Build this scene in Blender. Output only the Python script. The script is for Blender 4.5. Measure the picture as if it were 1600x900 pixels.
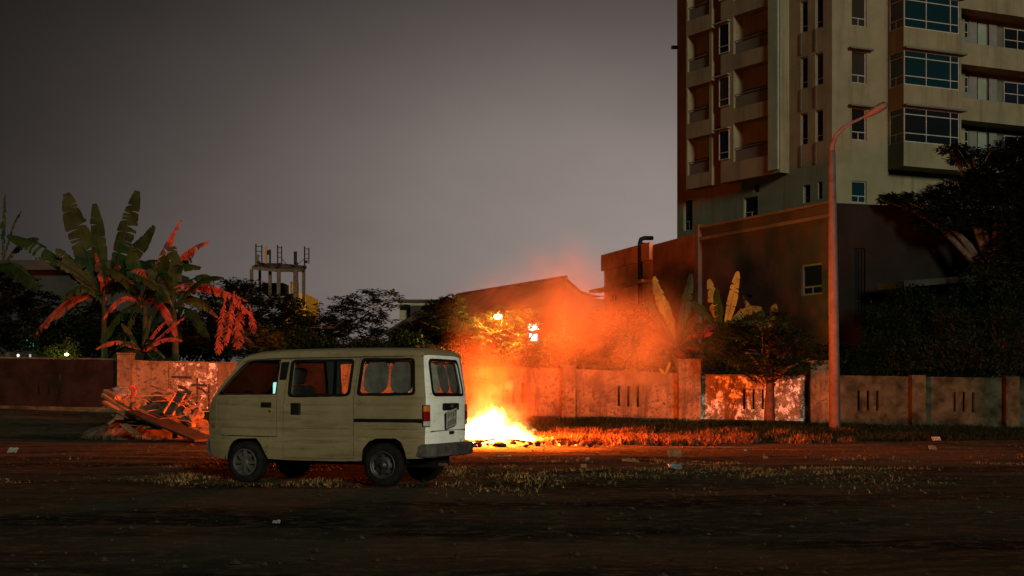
import bpy, bmesh, math, random
from mathutils import Vector, Matrix, noise as mnoise
from mathutils.geometry import delaunay_2d_cdt
R = math.radians
scene = bpy.context.scene
for o in list(bpy.data.objects): bpy.data.objects.remove(o)
C = scene.collection

# ------------------------------------------------------------------ camera, sky, sun, exposure
F, CX, HY, CH = 2000.0, 800.0, 615.0, 1.2          # focal length in photo pixels, centre, horizon row, eye height
cam_d = bpy.data.cameras.new('camera'); cam = bpy.data.objects.new('camera', cam_d); C.objects.link(cam)
cam.location = (0, 0, CH); cam.rotation_euler = (R(90), 0, 0)
cam_d.sensor_width = 36; cam_d.lens = 36 * F / 1600; cam_d.shift_y = (HY - 450) / 1600
cam_d.clip_start = 0.1; cam_d.clip_end = 3000
scene.camera = cam
SUN = Vector((0.36, -0.90, 0.26)).normalized()
sd = bpy.data.lights.new('sun', 'SUN'); sd.energy = 1.7; sd.angle = R(10); sd.color = (1.0, 0.93, 0.70)
so = bpy.data.objects.new('sun', sd); C.objects.link(so); so.rotation_euler = SUN.to_track_quat('Z', 'Y').to_euler()
world = bpy.data.worlds.new('World'); scene.world = world; world.use_nodes = True
wn, wl = world.node_tree.nodes, world.node_tree.links
for n in list(wn): wn.remove(n)
w_out = wn.new('ShaderNodeOutputWorld'); w_bg = wn.new('ShaderNodeBackground'); wl.new(w_bg.outputs[0], w_out.inputs[0])
sky = wn.new('ShaderNodeTexSky'); sky.sky_type = 'NISHITA'; sky.sun_disc = False
sky.sun_elevation = R(-4); sky.sun_rotation = math.atan2(SUN.x, SUN.y); sky.dust_density = 4
w_tc = wn.new('ShaderNodeTexCoord'); w_dot = wn.new('ShaderNodeVectorMath'); w_dot.operation = 'DOT_PRODUCT'
glow = Vector((math.sin(R(6.0)), math.cos(R(6.0)), math.tan(R(6.0)) * 2.1)).normalized()
w_nrm = wn.new('ShaderNodeVectorMath'); w_nrm.operation = 'NORMALIZE'
w_st = wn.new('ShaderNodeVectorMath'); w_st.operation = 'MULTIPLY'; w_st.inputs[1].default_value = (1, 1, 2.1); wl.new(w_tc.outputs['Generated'], w_st.inputs[0]); wl.new(w_st.outputs[0], w_nrm.inputs[0]); wl.new(w_nrm.outputs[0], w_dot.inputs[0]); w_dot.inputs[1].default_value = glow
w_mx = wn.new('ShaderNodeMath'); w_mx.operation = 'MAXIMUM'; w_mx.inputs[1].default_value = 0.0; wl.new(w_dot.outputs['Value'], w_mx.inputs[0])
w_pw = wn.new('ShaderNodeMath'); w_pw.operation = 'POWER'; w_pw.inputs[1].default_value = 19.0; wl.new(w_mx.outputs[0], w_pw.inputs[0])
w_mix = wn.new('ShaderNodeMix'); w_mix.data_type = 'RGBA'
w_mix.inputs[6].default_value = (0.0050, 0.0046, 0.0040, 1); w_mix.inputs[7].default_value = (0.290, 0.243, 0.224, 1)
wl.new(w_pw.outputs[0], w_mix.inputs[0])
w_sk = wn.new('ShaderNodeMix'); w_sk.data_type = 'RGBA'; w_sk.blend_type = 'ADD'; w_sk.inputs[0].default_value = 0.02
w_no = wn.new('ShaderNodeTexNoise'); w_no.inputs['Scale'].default_value = 3.2; w_no.inputs['Detail'].default_value = 4.0; w_no.inputs['Roughness'].default_value = 0.55
wl.new(w_st.outputs[0], w_no.inputs['Vector'])
w_mr = wn.new('ShaderNodeMapRange'); w_mr.inputs[1].default_value = 0.25; w_mr.inputs[2].default_value = 0.75; w_mr.inputs[3].default_value = 0.84; w_mr.inputs[4].default_value = 1.14; wl.new(w_no.outputs['Fac'], w_mr.inputs[0])
w_cl = wn.new('ShaderNodeVectorMath'); w_cl.operation = 'SCALE'; wl.new(w_mix.outputs[2], w_cl.inputs[0]); wl.new(w_mr.outputs[0], w_cl.inputs['Scale'])   # uneven haze
wl.new(w_cl.outputs[0], w_sk.inputs[6]); wl.new(sky.outputs[0], w_sk.inputs[7])
wl.new(w_sk.outputs[2], w_bg.inputs[0]); w_bg.inputs[1].default_value = 1.0
scene.view_settings.view_transform = 'Standard'; scene.view_settings.look = 'None'
scene.view_settings.exposure = 0.0; scene.view_settings.gamma = 1.0; scene.view_settings.use_curve_mapping = False
scene.render.engine = 'CYCLES'
cy = scene.cycles
cy.use_denoising = True
try: cy.denoiser = 'OPENIMAGEDENOISE'; cy.denoising_input_passes = 'RGB_ALBEDO_NORMAL'
except Exception: pass
cy.max_bounces = 6; cy.diffuse_bounces = 2; cy.glossy_bounces = 2; cy.transmission_bounces = 4; cy.transparent_max_bounces = 12
cy.volume_bounces = 1; cy.sample_clamp_indirect = 2.0; cy.sample_clamp_direct = 0.0
cy.volume_step_rate = 1.0; cy.volume_max_steps = 160
cy.caustics_reflective = False; cy.caustics_refractive = False

# ------------------------------------------------------------------ helpers
def P(px, py, D):
    "world point that stands at depth D and is seen at photo pixel (px, py)"
    return Vector(((px - CX) * D / F, D, CH + (HY - py) * D / F))
def srgb(r, g, b):
    f = lambda c: c / 12.92 if c <= 0.04045 else ((c + 0.055) / 1.055) ** 2.4
    return (f(r / 255), f(g / 255), f(b / 255), 1)

ORG = {}
def tag(o, label=None, cat=None, group=None, kind=None):
    if label: o['label'] = label
    if cat: o['category'] = cat
    if group: o['group'] = group
    if kind: o['kind'] = kind
    return o
def thing(name, label, cat, loc=(0, 0, 0), rotz=0, group=None):
    o = bpy.data.objects.new(name, None); C.objects.link(o); o.empty_display_size = 0.2
    o.location = loc; o.rotation_euler = (0, 0, rotz); ORG[o] = Vector(loc)
    return tag(o, label, cat, group)

class MB:
    def __init__(s): s.v = []; s.f = []
    def add(s, vs, fs):
        n = len(s.v); s.v += [Vector(v) for v in vs]; s.f += [tuple(i + n for i in f) for f in fs]; return s
    def box(s, x0, x1, y0, y1, z0, z1):
        return s.add([(x0,y0,z0),(x1,y0,z0),(x1,y1,z0),(x0,y1,z0),(x0,y0,z1),(x1,y0,z1),(x1,y1,z1),(x0,y1,z1)],
                     [(0,3,2,1),(4,5,6,7),(0,1,5,4),(1,2,6,5),(2,3,7,6),(3,0,4,7)])
    def obox(s, c, ax, ay, az, hx, hy, hz):
        c = Vector(c); v = []
        for z in (-1, 1):
            for x, y in ((-1,-1),(1,-1),(1,1),(-1,1)): v.append(c + ax*hx*x + ay*hy*y + az*hz*z)
        return s.add(v, [(0,3,2,1),(4,5,6,7),(0,1,5,4),(1,2,6,5),(2,3,7,6),(3,0,4,7)])
    def beam(s, a, b, w, h, up=Vector((0, 0, 1))):
        a, b = Vector(a), Vector(b); d = (b - a); L = d.length; d.normalize()
        if abs(d.dot(up)) > 0.98: up = Vector((0, 1, 0))
        y = up.cross(d).normalized(); z = d.cross(y)
        return s.obox((a + b) / 2, d, y, z, L / 2, w / 2, h / 2)
    def tube(s, pts, rad, n=8, caps=True):
        pts = [Vector(p) for p in pts]
        if not hasattr(rad, '__len__'): rad = [rad] * len(pts)
        base = len(s.v); prev = None
        for i, p in enumerate(pts):
            d = (pts[min(i+1, len(pts)-1)] - pts[max(i-1, 0)]).normalized()
            if prev is None: u = d.orthogonal().normalized()
            else:
                u = prev - d * prev.dot(d)
                u = u.normalized() if u.length > 1e-6 else d.orthogonal().normalized()
            prev = u; w = d.cross(u)
            for k in range(n):
                a = 2 * math.pi * k / n; s.v.append(p + (u * math.cos(a) + w * math.sin(a)) * rad[i])
        for i in range(len(pts) - 1):
            for k in range(n):
                a, b = base + i*n + k, base + i*n + (k+1) % n
                s.f.append((a, b, b + n, a + n))
        if caps:
            s.f.append(tuple(base + k for k in reversed(range(n)))); e = base + (len(pts)-1)*n
            s.f.append(tuple(e + k for k in range(n)))
        return s
    def lathe(s, prof, n, M=Matrix()):
        "profile of (radius, height) about local z, placed by matrix M"
        base = len(s.v)
        for r, h in prof:
            for k in range(n):
                a = 2 * math.pi * k / n; s.v.append(M @ Vector((r*math.cos(a), r*math.sin(a), h)))
        for i in range(len(prof) - 1):
            for k in range(n):
                a, b = base + i*n + k, base + i*n + (k+1) % n
                s.f.append((a, b, b + n, a + n))
        return s
    def loft(s, rings, closed=False, caps=False):
        base = len(s.v); n = len(rings[0])
        for r in rings: s.v += [Vector(p) for p in r]
        m = n if closed else n - 1
        for i in range(len(rings) - 1):
            for k in range(m):
                a, b = base + i*n + k, base + i*n + (k+1) % n
                s.f.append((a, b, b + n, a + n))
        if caps:
            s.f.append(tuple(base + k for k in reversed(range(n)))); e = base + (len(rings)-1)*n
            s.f.append(tuple(e + k for k in range(n)))
        return s
    def build(s, name, mat, parent=None, smooth=False, local=False, recalc=False, label=None):
        me = bpy.data.meshes.new(name)
        org = ORG.get(parent, Vector((0, 0, 0))) if (parent is not None and not local) else Vector((0, 0, 0))
        me.from_pydata([v - org for v in s.v], [], s.f); me.update()
        if recalc:
            bm = bmesh.new(); bm.from_mesh(me); bmesh.ops.recalc_face_normals(bm, faces=bm.faces); bm.to_mesh(me); bm.free()
        if smooth: me.polygons.foreach_set('use_smooth', [True] * len(me.polygons))
        if mat: me.materials.append(mat)
        o = bpy.data.objects.new(name, me); C.objects.link(o)
        if parent is not None: o.parent = parent
        ORG[o] = org
        if label: o['label'] = label
        return o
    def build_at(s, name, mat, base, label, cat, group=None, smooth=False, kind=None):
        "a top-level thing of one mesh with its origin at base"
        b = Vector(base); s.v = [v - b for v in s.v]
        o = s.build(name, mat, smooth=smooth); o.location = b; ORG[o] = b
        return tag(o, label, cat, group, kind)

def bevel(o, w, seg=2, ang=40):
    m = o.modifiers.new('bevel', 'BEVEL'); m.width = w; m.segments = seg; m.limit_method = 'ANGLE'; m.angle_limit = R(ang); return o

# ---- node materials
def mat_new(name):
    m = bpy.data.materials.new(name); m.use_nodes = True
    nt = m.node_tree; return m, nt, nt.nodes['Principled BSDF']
def N(nt, kind, **kw):
    n = nt.nodes.new('ShaderNode' + kind)
    for k, v in kw.items(): setattr(n, k, v)
    return n
def noise_fac(nt, scale, detail=4, rough=0.6, stretch=None, lo=0.35, hi=0.65, coord='Object', dist=0.0):
    tc = N(nt, 'TexCoord'); mp = N(nt, 'Mapping'); nt.links.new(tc.outputs[coord], mp.inputs[0])
    if stretch: mp.inputs['Scale'].default_value = stretch
    t = N(nt, 'TexNoise'); t.inputs['Scale'].default_value = scale; t.inputs['Detail'].default_value = detail
    t.inputs['Roughness'].default_value = rough; t.inputs['Distortion'].default_value = dist
    nt.links.new(mp.outputs[0], t.inputs['Vector'])
    r = N(nt, 'MapRange'); r.inputs[1].default_value = lo; r.inputs[2].default_value = hi; nt.links.new(t.outputs['Fac'], r.inputs[0])
    return r.outputs[0], t.outputs['Fac']
def mixc(nt, fac, a, b, mode='MIX'):
    m = N(nt, 'Mix', data_type='RGBA', blend_type=mode)
    for s, v in ((0, fac), (6, a), (7, b)):
        if hasattr(v, 'links') or hasattr(v, 'is_output'): nt.links.new(v, m.inputs[s])
        else: m.inputs[s].default_value = v if s == 0 else (tuple(v) + (1,))[:4]
    return m.outputs[2]
def bump(nt, bs, h, strength=0.3, dist=0.02):
    b = N(nt, 'Bump'); b.inputs['Strength'].default_value = strength; b.inputs['Distance'].default_value = dist
    nt.links.new(h, b.inputs['Height']); nt.links.new(b.outputs[0], bs.inputs['Normal'])
AK = 0.62
def simple(name, col, rough=0.7, var=0.25, scale=3.0, metal=0.0, bs_=0.15, coord='Object', spec=0.08, col2=None, stretch=None, k=AK):
    col = tuple(c * k for c in col)
    m, nt, b = mat_new(name)
    f, raw = noise_fac(nt, scale, stretch=stretch, coord=coord)
    c2 = col2 or tuple(c * (1 - var) for c in col)
    c1 = col if col2 else tuple(min(1, c * (1 + var)) for c in col)
    nt.links.new(mixc(nt, f, c1, c2), b.inputs['Base Color'])
    b.inputs['Roughness'].default_value = rough; b.inputs['Metallic'].default_value = metal; b.inputs['Specular IOR Level'].default_value = spec
    if bs_: bump(nt, b, raw, bs_)
    return m
def emit(name, col, strength):
    m, nt, b = mat_new(name)
    b.inputs['Base Color'].default_value = (0.02, 0.02, 0.02, 1); b.inputs['Emission Color'].default_value = tuple(col) + (1,)
    b.inputs['Emission Strength'].default_value = strength; return m
def glass(name, tint, refl=0.06, rough=0.05):
    m, nt, b = mat_new(name); nt.nodes.remove(b)
    tr = N(nt, 'BsdfTransparent'); tr.inputs[0].default_value = tuple(tint) + (1,)
    gl = N(nt, 'BsdfGlossy'); gl.inputs['Roughness'].default_value = rough; gl.inputs[0].default_value = (1, 1, 1, 1)
    lw = N(nt, 'LayerWeight'); pw = N(nt, 'Math', operation='POWER'); nt.links.new(lw.outputs['Facing'], pw.inputs[0]); pw.inputs[1].default_value = 4.0
    fr = N(nt, 'MapRange'); nt.links.new(pw.outputs[0], fr.inputs[0]); fr.inputs[3].default_value = refl; fr.inputs[4].default_value = 0.6
    mx = N(nt, 'MixShader'); nt.links.new(fr.outputs[0], mx.inputs[0]); nt.links.new(tr.outputs[0], mx.inputs[1]); nt.links.new(gl.outputs[0], mx.inputs[2])
    out = [n for n in nt.nodes if n.type == 'OUTPUT_MATERIAL'][0]; nt.links.new(mx.outputs[0], out.inputs[0]); return m
def leafmat(name, c1, c2, rough=0.6, scale=1.2, trans=0.25):
    c1 = tuple(c * AK for c in c1); c2 = tuple(c * AK for c in c2)
    m, nt, b = mat_new(name)
    f, raw = noise_fac(nt, scale, detail=3)
    oi = N(nt, 'ObjectInfo')
    col = mixc(nt, f, c1, c2); nt.links.new(col, b.inputs['Base Color']); b.inputs['Roughness'].default_value = rough
    b.inputs['Specular IOR Level'].default_value = 0.08
    if trans:
        t = N(nt, 'BsdfTranslucent'); nt.links.new(col, t.inputs[0]); mx = N(nt, 'MixShader'); mx.inputs[0].default_value = trans
        out = [n for n in nt.nodes if n.type == 'OUTPUT_MATERIAL'][0]
        nt.links.new(b.outputs[0], mx.inputs[1]); nt.links.new(t.outputs[0], mx.inputs[2]); nt.links.new(mx.outputs[0], out.inputs[0])
    return m

M = {}
# boundary wall: weathered render, vertical run-off stains
def wallmat(name, flake):
    m, nt, b = mat_new(name)
    f1, r1 = noise_fac(nt, 1.1, 5, 0.65, coord='Object')
    base = mixc(nt, f1, (0.17, 0.122, 0.062), (0.062, 0.044, 0.023))
    f2, r2 = noise_fac(nt, 2.2, 6, 0.75, stretch=(1.7, 1.7, 0.22), lo=0.48, hi=0.72)
    c = mixc(nt, f2, base, (0.028, 0.020, 0.012))
    f4, r4 = noise_fac(nt, 9.0, 4, 0.7, lo=0.52, hi=0.62)
    c = mixc(nt, f4, c, (0.05, 0.036, 0.024))
    if flake:
        f3, r3 = noise_fac(nt, 3.4, 8, 0.82, stretch=(1.0, 1.0, 0.8), lo=0.51, hi=0.60, dist=0.2)
        c = mixc(nt, f3, c, (0.70, 0.70, 0.66))
    nt.links.new(c, b.inputs['Base Color']); b.inputs['Roughness'].default_value = 0.9; b.inputs['Specular IOR Level'].default_value = 0.15
    bump(nt, b, r4, 0.5, 0.03); return m
M['wall'] = wallmat('weathered_render', False); M['wall_flake'] = wallmat('flaking_whitewash', True)
def stained(name, col):
    m, nt, b = mat_new(name); f1, r1 = noise_fac(nt, 0.5, 5, 0.6); f2, r2 = noise_fac(nt, 1.0, 6, 0.7, stretch=(1.3, 1.3, 0.10), lo=0.5, hi=0.74)
    c = mixc(nt, f1, tuple(x * 1.1 for x in col), tuple(x * 0.85 for x in col)); c = mixc(nt, f2, c, tuple(x * 0.55 for x in col))
    nt.links.new(c, b.inputs['Base Color']); b.inputs['Roughness'].default_value = 0.9; b.inputs['Specular IOR Level'].default_value = 0.08; bump(nt, b, r1, 0.05); return m
M['tower'] = stained('tower_render', (0.165, 0.149, 0.095))
M['tower_green'] = simple('pale_green_render', (0.26, 0.33, 0.25), 0.9, 0.12, 0.8, bs_=0.05)
M['tower_grey'] = simple('grey_recess_render', (0.14, 0.135, 0.11), 0.9, 0.15, 0.6, bs_=0.05)
M['podium'] = simple('brown_render', (0.075, 0.058, 0.052), 0.9, 0.3, 0.5, bs_=0.15)
M['podium_trim'] = simple('brown_trim', (0.14, 0.095, 0.075), 0.9, 0.2, 0.8)
M['frame'] = simple('white_window_frame', (0.40, 0.40, 0.37), 0.6, 0.1, 2)
M['frame_dim'] = simple('grey_window_frame', (0.20, 0.21, 0.19), 0.6, 0.1, 2)
def pane(name, c):
    m, nt, b = mat_new(name); b.inputs['Base Color'].default_value = tuple(c) + (1,)
    b.inputs['Roughness'].default_value = 0.08; b.inputs['Specular IOR Level'].default_value = 0.5; return m
M['pane'] = pane('dark_pane', (0.006, 0.008, 0.010)); M['pane_teal'] = pane('teal_pane', (0.004, 0.018, 0.024))
M['black'] = simple('black_plastic', (0.012, 0.012, 0.012), 0.55, 0.3, 6, bs_=0.05)
M['rubber'] = simple('tyre_rubber', (0.016, 0.015, 0.014), 0.85, 0.35, 9)
M['steel'] = simple('dull_steel', (0.11, 0.10, 0.095), 0.5, 0.3, 8, metal=0.7)
M['alloy'] = simple('dusty_alloy', (0.20, 0.19, 0.18), 0.45, 0.3, 10, metal=0.6)
M['rust'] = simple('rusty_steel', (0.16, 0.10, 0.07), 0.8, 0.4, 6)
M['dark_metal'] = simple('dark_scrap_metal', (0.03, 0.026, 0.022), 0.7, 0.4, 6)
M['pole'] = simple('galvanised_pole', (0.125, 0.108, 0.102), 0.65, 0.2, 4)
M['bark'] = simple('bark', (0.10, 0.075, 0.055), 0.95, 0.4, 5, bs_=0.6)
M['wood'] = simple('weathered_planks', (0.27, 0.14, 0.07), 0.85, 0.35, 4, bs_=0.4, stretch=(1, 8, 8))
M['wood_dark'] = simple('dark_board', (0.10, 0.07, 0.05), 0.85, 0.35, 4, bs_=0.4)
M['sack'] = simple('grey_tarp', (0.13, 0.13, 0.125), 0.7, 0.25, 5, bs_=0.4)
M['rubble'] = simple('broken_render', (0.13, 0.085, 0.055), 0.95, 0.45, 6, bs_=0.6)
M['red_plastic'] = simple('red_plastic', (0.5, 0.03, 0.03), 0.45, 0.2, 4)
M['leaf_dark'] = leafmat('dark_leaves', (0.020, 0.036, 0.012), (0.009, 0.017, 0.006))
M['leaf_mid'] = leafmat('mid_leaves', (0.040, 0.07, 0.02), (0.015, 0.03, 0.01))
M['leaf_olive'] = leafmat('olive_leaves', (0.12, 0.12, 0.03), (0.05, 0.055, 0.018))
M['leaf_banana'] = leafmat('banana_leaf', (0.030, 0.066, 0.016), (0.012, 0.028, 0.008), 0.45, 1.6)
M['leaf_banana_yellow'] = leafmat('yellowing_banana_leaf', (0.38, 0.32, 0.05), (0.22, 0.20, 0.035), 0.5, 2.0)
M['leaf_banana_olive'] = leafmat('olive_banana_leaf', (0.27, 0.25, 0.045), (0.11, 0.11, 0.024), 0.5, 2.0)
M['leaf_dry'] = leafmat('dry_banana_leaf', (0.34, 0.085, 0.05), (0.11, 0.03, 0.02), 0.8, 3.0, 0.15)
M['stem'] = simple('banana_stem', (0.035, 0.035, 0.016), 0.7, 0.4, 3)
M['grass'] = leafmat('weedy_grass', (0.022, 0.036, 0.012), (0.009, 0.018, 0.006), 0.8, 0.7, 0.2)
M['dry_grass'] = leafmat('dry_grass', (0.22, 0.12, 0.055), (0.07, 0.04, 0.018), 0.85, 0.9, 0.2)
M['paper'] = simple('pale_litter', (0.34, 0.33, 0.30), 0.8, 0.2, 12)
M['litter_brown'] = simple('brown_litter', (0.33, 0.20, 0.09), 0.8, 0.3, 12)
M['litter_blue'] = simple('blue_grey_litter', (0.32, 0.36, 0.42), 0.6, 0.3, 12)
M['ash'] = simple('ash_bed', (0.045, 0.038, 0.033), 0.95, 0.5, 7, bs_=0.8)
M['sodium_lit'] = simple('sodium_lit_render', (0.80, 0.34, 0.03), 0.8, 0.2, 2, k=1.0)  # sodium lamp light is put into this wall colour
M['orange_panel'] = simple('orange_panel', (0.7, 0.26, 0.06), 0.6, 0.15, 2)
M['roof'] = simple('dark_tiled_roof', (0.10, 0.075, 0.06), 0.9, 0.3, 1.2, bs_=0.3)
M['house_wall'] = simple('house_render', (0.16, 0.13, 0.095), 0.9, 0.2, 1.0)
M['grey_wall'] = simple('grey_house_render', (0.055, 0.055, 0.05), 0.9, 0.2, 0.8)
M['pale_wall'] = simple('pale_far_render', (0.42, 0.38, 0.26), 0.9, 0.2, 0.8)
# ------------------------------------------------------------------ ground
def sm(a, b, x):
    t = min(1, max(0, (x - a) / (b - a))); return t * t * (3 - 2 * t)
def wall_base(X): return min(0.75, max(-0.05, 0.31 - 0.021 * X))
def gz(X, Y):
    t = sm(32.5, 43.5, Y); low = -0.07 * sm(20, 29, Y)
    nz = mnoise.noise(Vector((X * 0.33, Y * 0.33, 3.1))) * 0.05 + mnoise.noise(Vector((X * 1.3, Y * 1.3, 7.7))) * 0.018
    nz *= (0.25 + 0.75 * min(1, abs(Y - 17.4) / 3.0)) if abs(X + 2.8) < 3 else 1
    return t * wall_base(X) + (1 - t) * low + nz * (1 - sm(50, 70, Y))
def axis(segs):
    out = []
    for a, b, st in segs:
        x = a
        while x < b - 1e-6: out.append(x); x += st
    out.append(segs[-1][1]); return out
gx = axis([(-900, -100, 200), (-100, -30, 14), (-30, 34, 0.4), (34, 100, 14), (100, 900, 200)])
gy = axis([(-60, 2, 8), (2, 50, 0.3), (50, 130, 10), (130, 1500, 150)])
mb = MB()
for y in gy:
    for x in gx: mb.v.append(Vector((x, y, gz(x, y) if -31 < x < 35 and y < 51 else sm(32.5, 43.5, y) * wall_base(x))))
nx = len(gx)
for j in range(len(gy) - 1):
    for i in range(nx - 1): a = j * nx + i; mb.f.append((a, a + 1, a + nx + 1, a + nx))
m, nt, b = mat_new('bare_earth')
f1, r1 = noise_fac(nt, 0.35, 5, 0.6, stretch=(0.5, 1.6, 1), lo=0.40, hi=0.62)
c = mixc(nt, f1, (0.060, 0.053, 0.038), (0.014, 0.013, 0.011))
f2, r2 = noise_fac(nt, 5.0, 6, 0.75, stretch=(0.7, 1.0, 1), lo=0.50, hi=0.66)
c = mixc(nt, f2, c, (0.09, 0.08, 0.046))
f3, r3 = noise_fac(nt, 34.0, 4, 0.7, lo=0.60, hi=0.68)
c = mixc(nt, f3, c, (0.10, 0.088, 0.062))
nt.links.new(c, b.inputs['Base Color']); b.inputs['Roughness'].default_value = 0.9; b.inputs['Specular IOR Level'].default_value = 0.0
f5, r5 = noise_fac(nt, 6.0, 8, 0.75)
bump(nt, b, r5, 0.7, 0.05)
ground = mb.build('ground', m, smooth=True); tag(ground, 'dark bare earth lot strewn with debris', kind='structure')

# ------------------------------------------------------------------ boundary wall behind the fire
def WD(px): return 45.0 + (px - 800) * 0.0016 if px > 700 else 44.6 + (px - 700) * 0.0022
def wtop(px):
    pts = [(-60, 559), (180, 562), (230, 566), (360, 568), (740, 574), (880, 578), (1060, 585), (1100, 587), (1280, 588), (1590, 593), (1700, 594)]
    for (a, ya), (c_, yc) in zip(pts, pts[1:]):
        if px <= c_: return ya + (yc - ya) * (px - a) / (c_ - a)
    return pts[-1][1]
wall = thing('boundary_wall', 'long weathered rendered boundary wall with slotted panels and pillars', 'wall', P(800, wtop(800), 45) * 1.0)
wall.location.z = 0; ORG[wall] = Vector(wall.location)
UPZ = Vector((0, 0, 1))
M['wall_shade'] = simple('shade_blackened_render', (0.010, 0.009, 0.008), 0.95, 0.5, 1.5, bs_=0.4)  # far left panel: its shade is put into a near-black colour
M['wall_grimy_dim'] = simple('grimy_dimmed_render', (0.050, 0.056, 0.034), 0.95, 0.6, 2.2, bs_=0.4)  # grime, darkened further in place of firelight fading to the right
pill = [(-45, 0), (197, 13), (268, 0), (345, 0), (540, 0), (715, 0), (888, 12), (1075, 17), (1279, 18), (1432, 9), (1578, 9), (1720, 9)]
def wall_panel(pa, pb, mat, slots=(0.5,), proud=0.0):
    mb = MB(); a, c_ = P(pa, 600, WD(pa)), P(pb, 600, WD(pb)); a.z = c_.z = 0
    d = (c_ - a); L = d.length; d.normalize(); nrm = Vector((d.y, -d.x, 0)); th = 0.11
    cuts = []
    for sfrac in slots:
        for k in (-1, 0, 1): cuts.append(sfrac * L + k * 0.34)
    def seg(u0, u1, z0f, z1f):
        # block of the panel from u0..u1 with heights given as functions of u
        vs = []
        for u in (u0, u1):
            q = a + d * u
            for z in (z0f(u), z1f(u)):
                for s_ in (1, -1): vs.append(q + nrm * th * s_ * 0.5 + UPZ * z)
        mb.add(vs, [(0, 4, 6, 2), (1, 3, 7, 5), (0, 2, 3, 1), (4, 5, 7, 6), (2, 6, 7, 3), (0, 1, 5, 4)])
    topf = lambda u: P(0, wtop(pa + (pb - pa) * u / L), WD(pa)).z
    botf = lambda u: gz((a + d * u).x, 43.6) - 0.3
    s0 = lambda u: topf(u) - 1.20
    s1 = lambda u: topf(u) - 0.48
    eps = 0.0015
    u = 0
    for cc in cuts:
        seg(u, cc - 0.05, s0, s1); u = cc + 0.05
    seg(u, L, s0, s1)
    seg(0, L, botf, s0); seg(0, L, s1, topf)
    return mb
for i in range(len(pill) - 1):
    pa, pb = pill[i][0], pill[i+1][0]
    flake = pa in (268, 1075)
    mb = wall_panel(pa + 3, pb - 3, None, slots=(0.5,) if pb - pa > 100 else ())
    o = mb.build('wall_panel', M['wall_flake'] if flake else (M['wall_shade'] if i == 0 else M['wall_grimy_dim'] if pa >= 1279 else M['wall']), wall)
    if flake: o['label'] = 'wall panel with patches of flaking whitewash'
    # coping and plinth
    mb = MB(); n_ = 6
    for k in range(n_):
        p0, p1 = pa + (pb - pa) * k / n_, pa + (pb - pa) * (k + 1) / n_
        q0, q1 = P(p0, wtop(p0), WD(p0)), P(p1, wtop(p1), WD(p1)); q0.z += 0.02; q1.z += 0.02
        mb.beam(q0, q1, 0.17, 0.05)
    mb.build('coping', M['wall_grimy_dim'] if pa >= 1279 or i == 0 else M['wall'], wall)
    mb = MB(); q0, q1 = P(pa, 600, WD(pa)), P(pb, 600, WD(pb))
    q0.z = topz = wall_base(q0.x) - 0.02; q1.z = wall_base(q1.x) - 0.02
    mb.beam(q0, q1, 0.26, 0.30); mb.build('plinth', M['wall_grimy_dim'], wall)
for px, ex in pill:
    if ex == 0: w, up = 0.16, 0.04
    else: w, up = (0.50 if ex < 15 else 0.78), (0.10 if ex < 15 else 0.50)
    if px == 197: w, up = 0.46, 0.2
    c_ = P(px, wtop(px), WD(px)); mb = MB(); zt = c_.z + up
    mb.box(c_.x - w/2, c_.x + w/2, c_.y - w * 0.6, c_.y + w/2, wall_base(c_.x) - 0.4, zt)
    if ex > 9: mb.box(c_.x - w/2 - 0.03, c_.x + w/2 + 0.03, c_.y - w*0.6 - 0.03, c_.y + w/2 + 0.03, zt + 0.002, zt + 0.06)
    bevel(mb.build('pillar', M['wall_grimy_dim'] if px > 1400 or px < 0 else M['wall'], wall), 0.015)

# ------------------------------------------------------------------ facades
def facade(mb, O, U, Nn, u0, u1, z0, z1, holes, depth=0.18, back=None):
    "flat wall u0..u1 x z0..z1 with rectangular holes (ua,ub,za,zb,depth,closed) and their reveals"
    us = sorted({u0, u1, *[h[0] for h in holes], *[h[1] for h in holes]}); zs = sorted({z0, z1, *[h[2] for h in holes], *[h[3] for h in holes]})
    us = [u for u in us if u0 - 1e-6 <= u <= u1 + 1e-6]; zs = [z for z in zs if z0 - 1e-6 <= z <= z1 + 1e-6]
    pt = lambda u, z, d=0: O + U * u - Nn * d + UPZ * z
    for i in range(len(us) - 1):
        for j in range(len(zs) - 1):
            cu, cz = (us[i] + us[i+1]) / 2, (zs[j] + zs[j+1]) / 2
            if any(h[0] < cu < h[1] and h[2] < cz < h[3] for h in holes): continue
            mb.add([pt(us[i], zs[j]), pt(us[i+1], zs[j]), pt(us[i+1], zs[j+1]), pt(us[i], zs[j+1])], [(0, 1, 2, 3)])
    for h in holes:
        a, b_, c_, d_ = h[:4]; d = h[4] if len(h) > 4 else depth
        mb.add([pt(a, c_), pt(b_, c_), pt(b_, d_), pt(a, d_), pt(a, c_, d), pt(b_, c_, d), pt(b_, d_, d), pt(a, d_, d)],
               [(0, 4, 5, 1), (1, 5, 6, 2), (2, 6, 7, 3), (3, 7, 4, 0)])
        if len(h) > 5 and h[5]:
            mb.add([pt(a, c_, d), pt(b_, c_, d), pt(b_, d_, d), pt(a, d_, d)], [(0, 1, 2, 3)])
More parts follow.
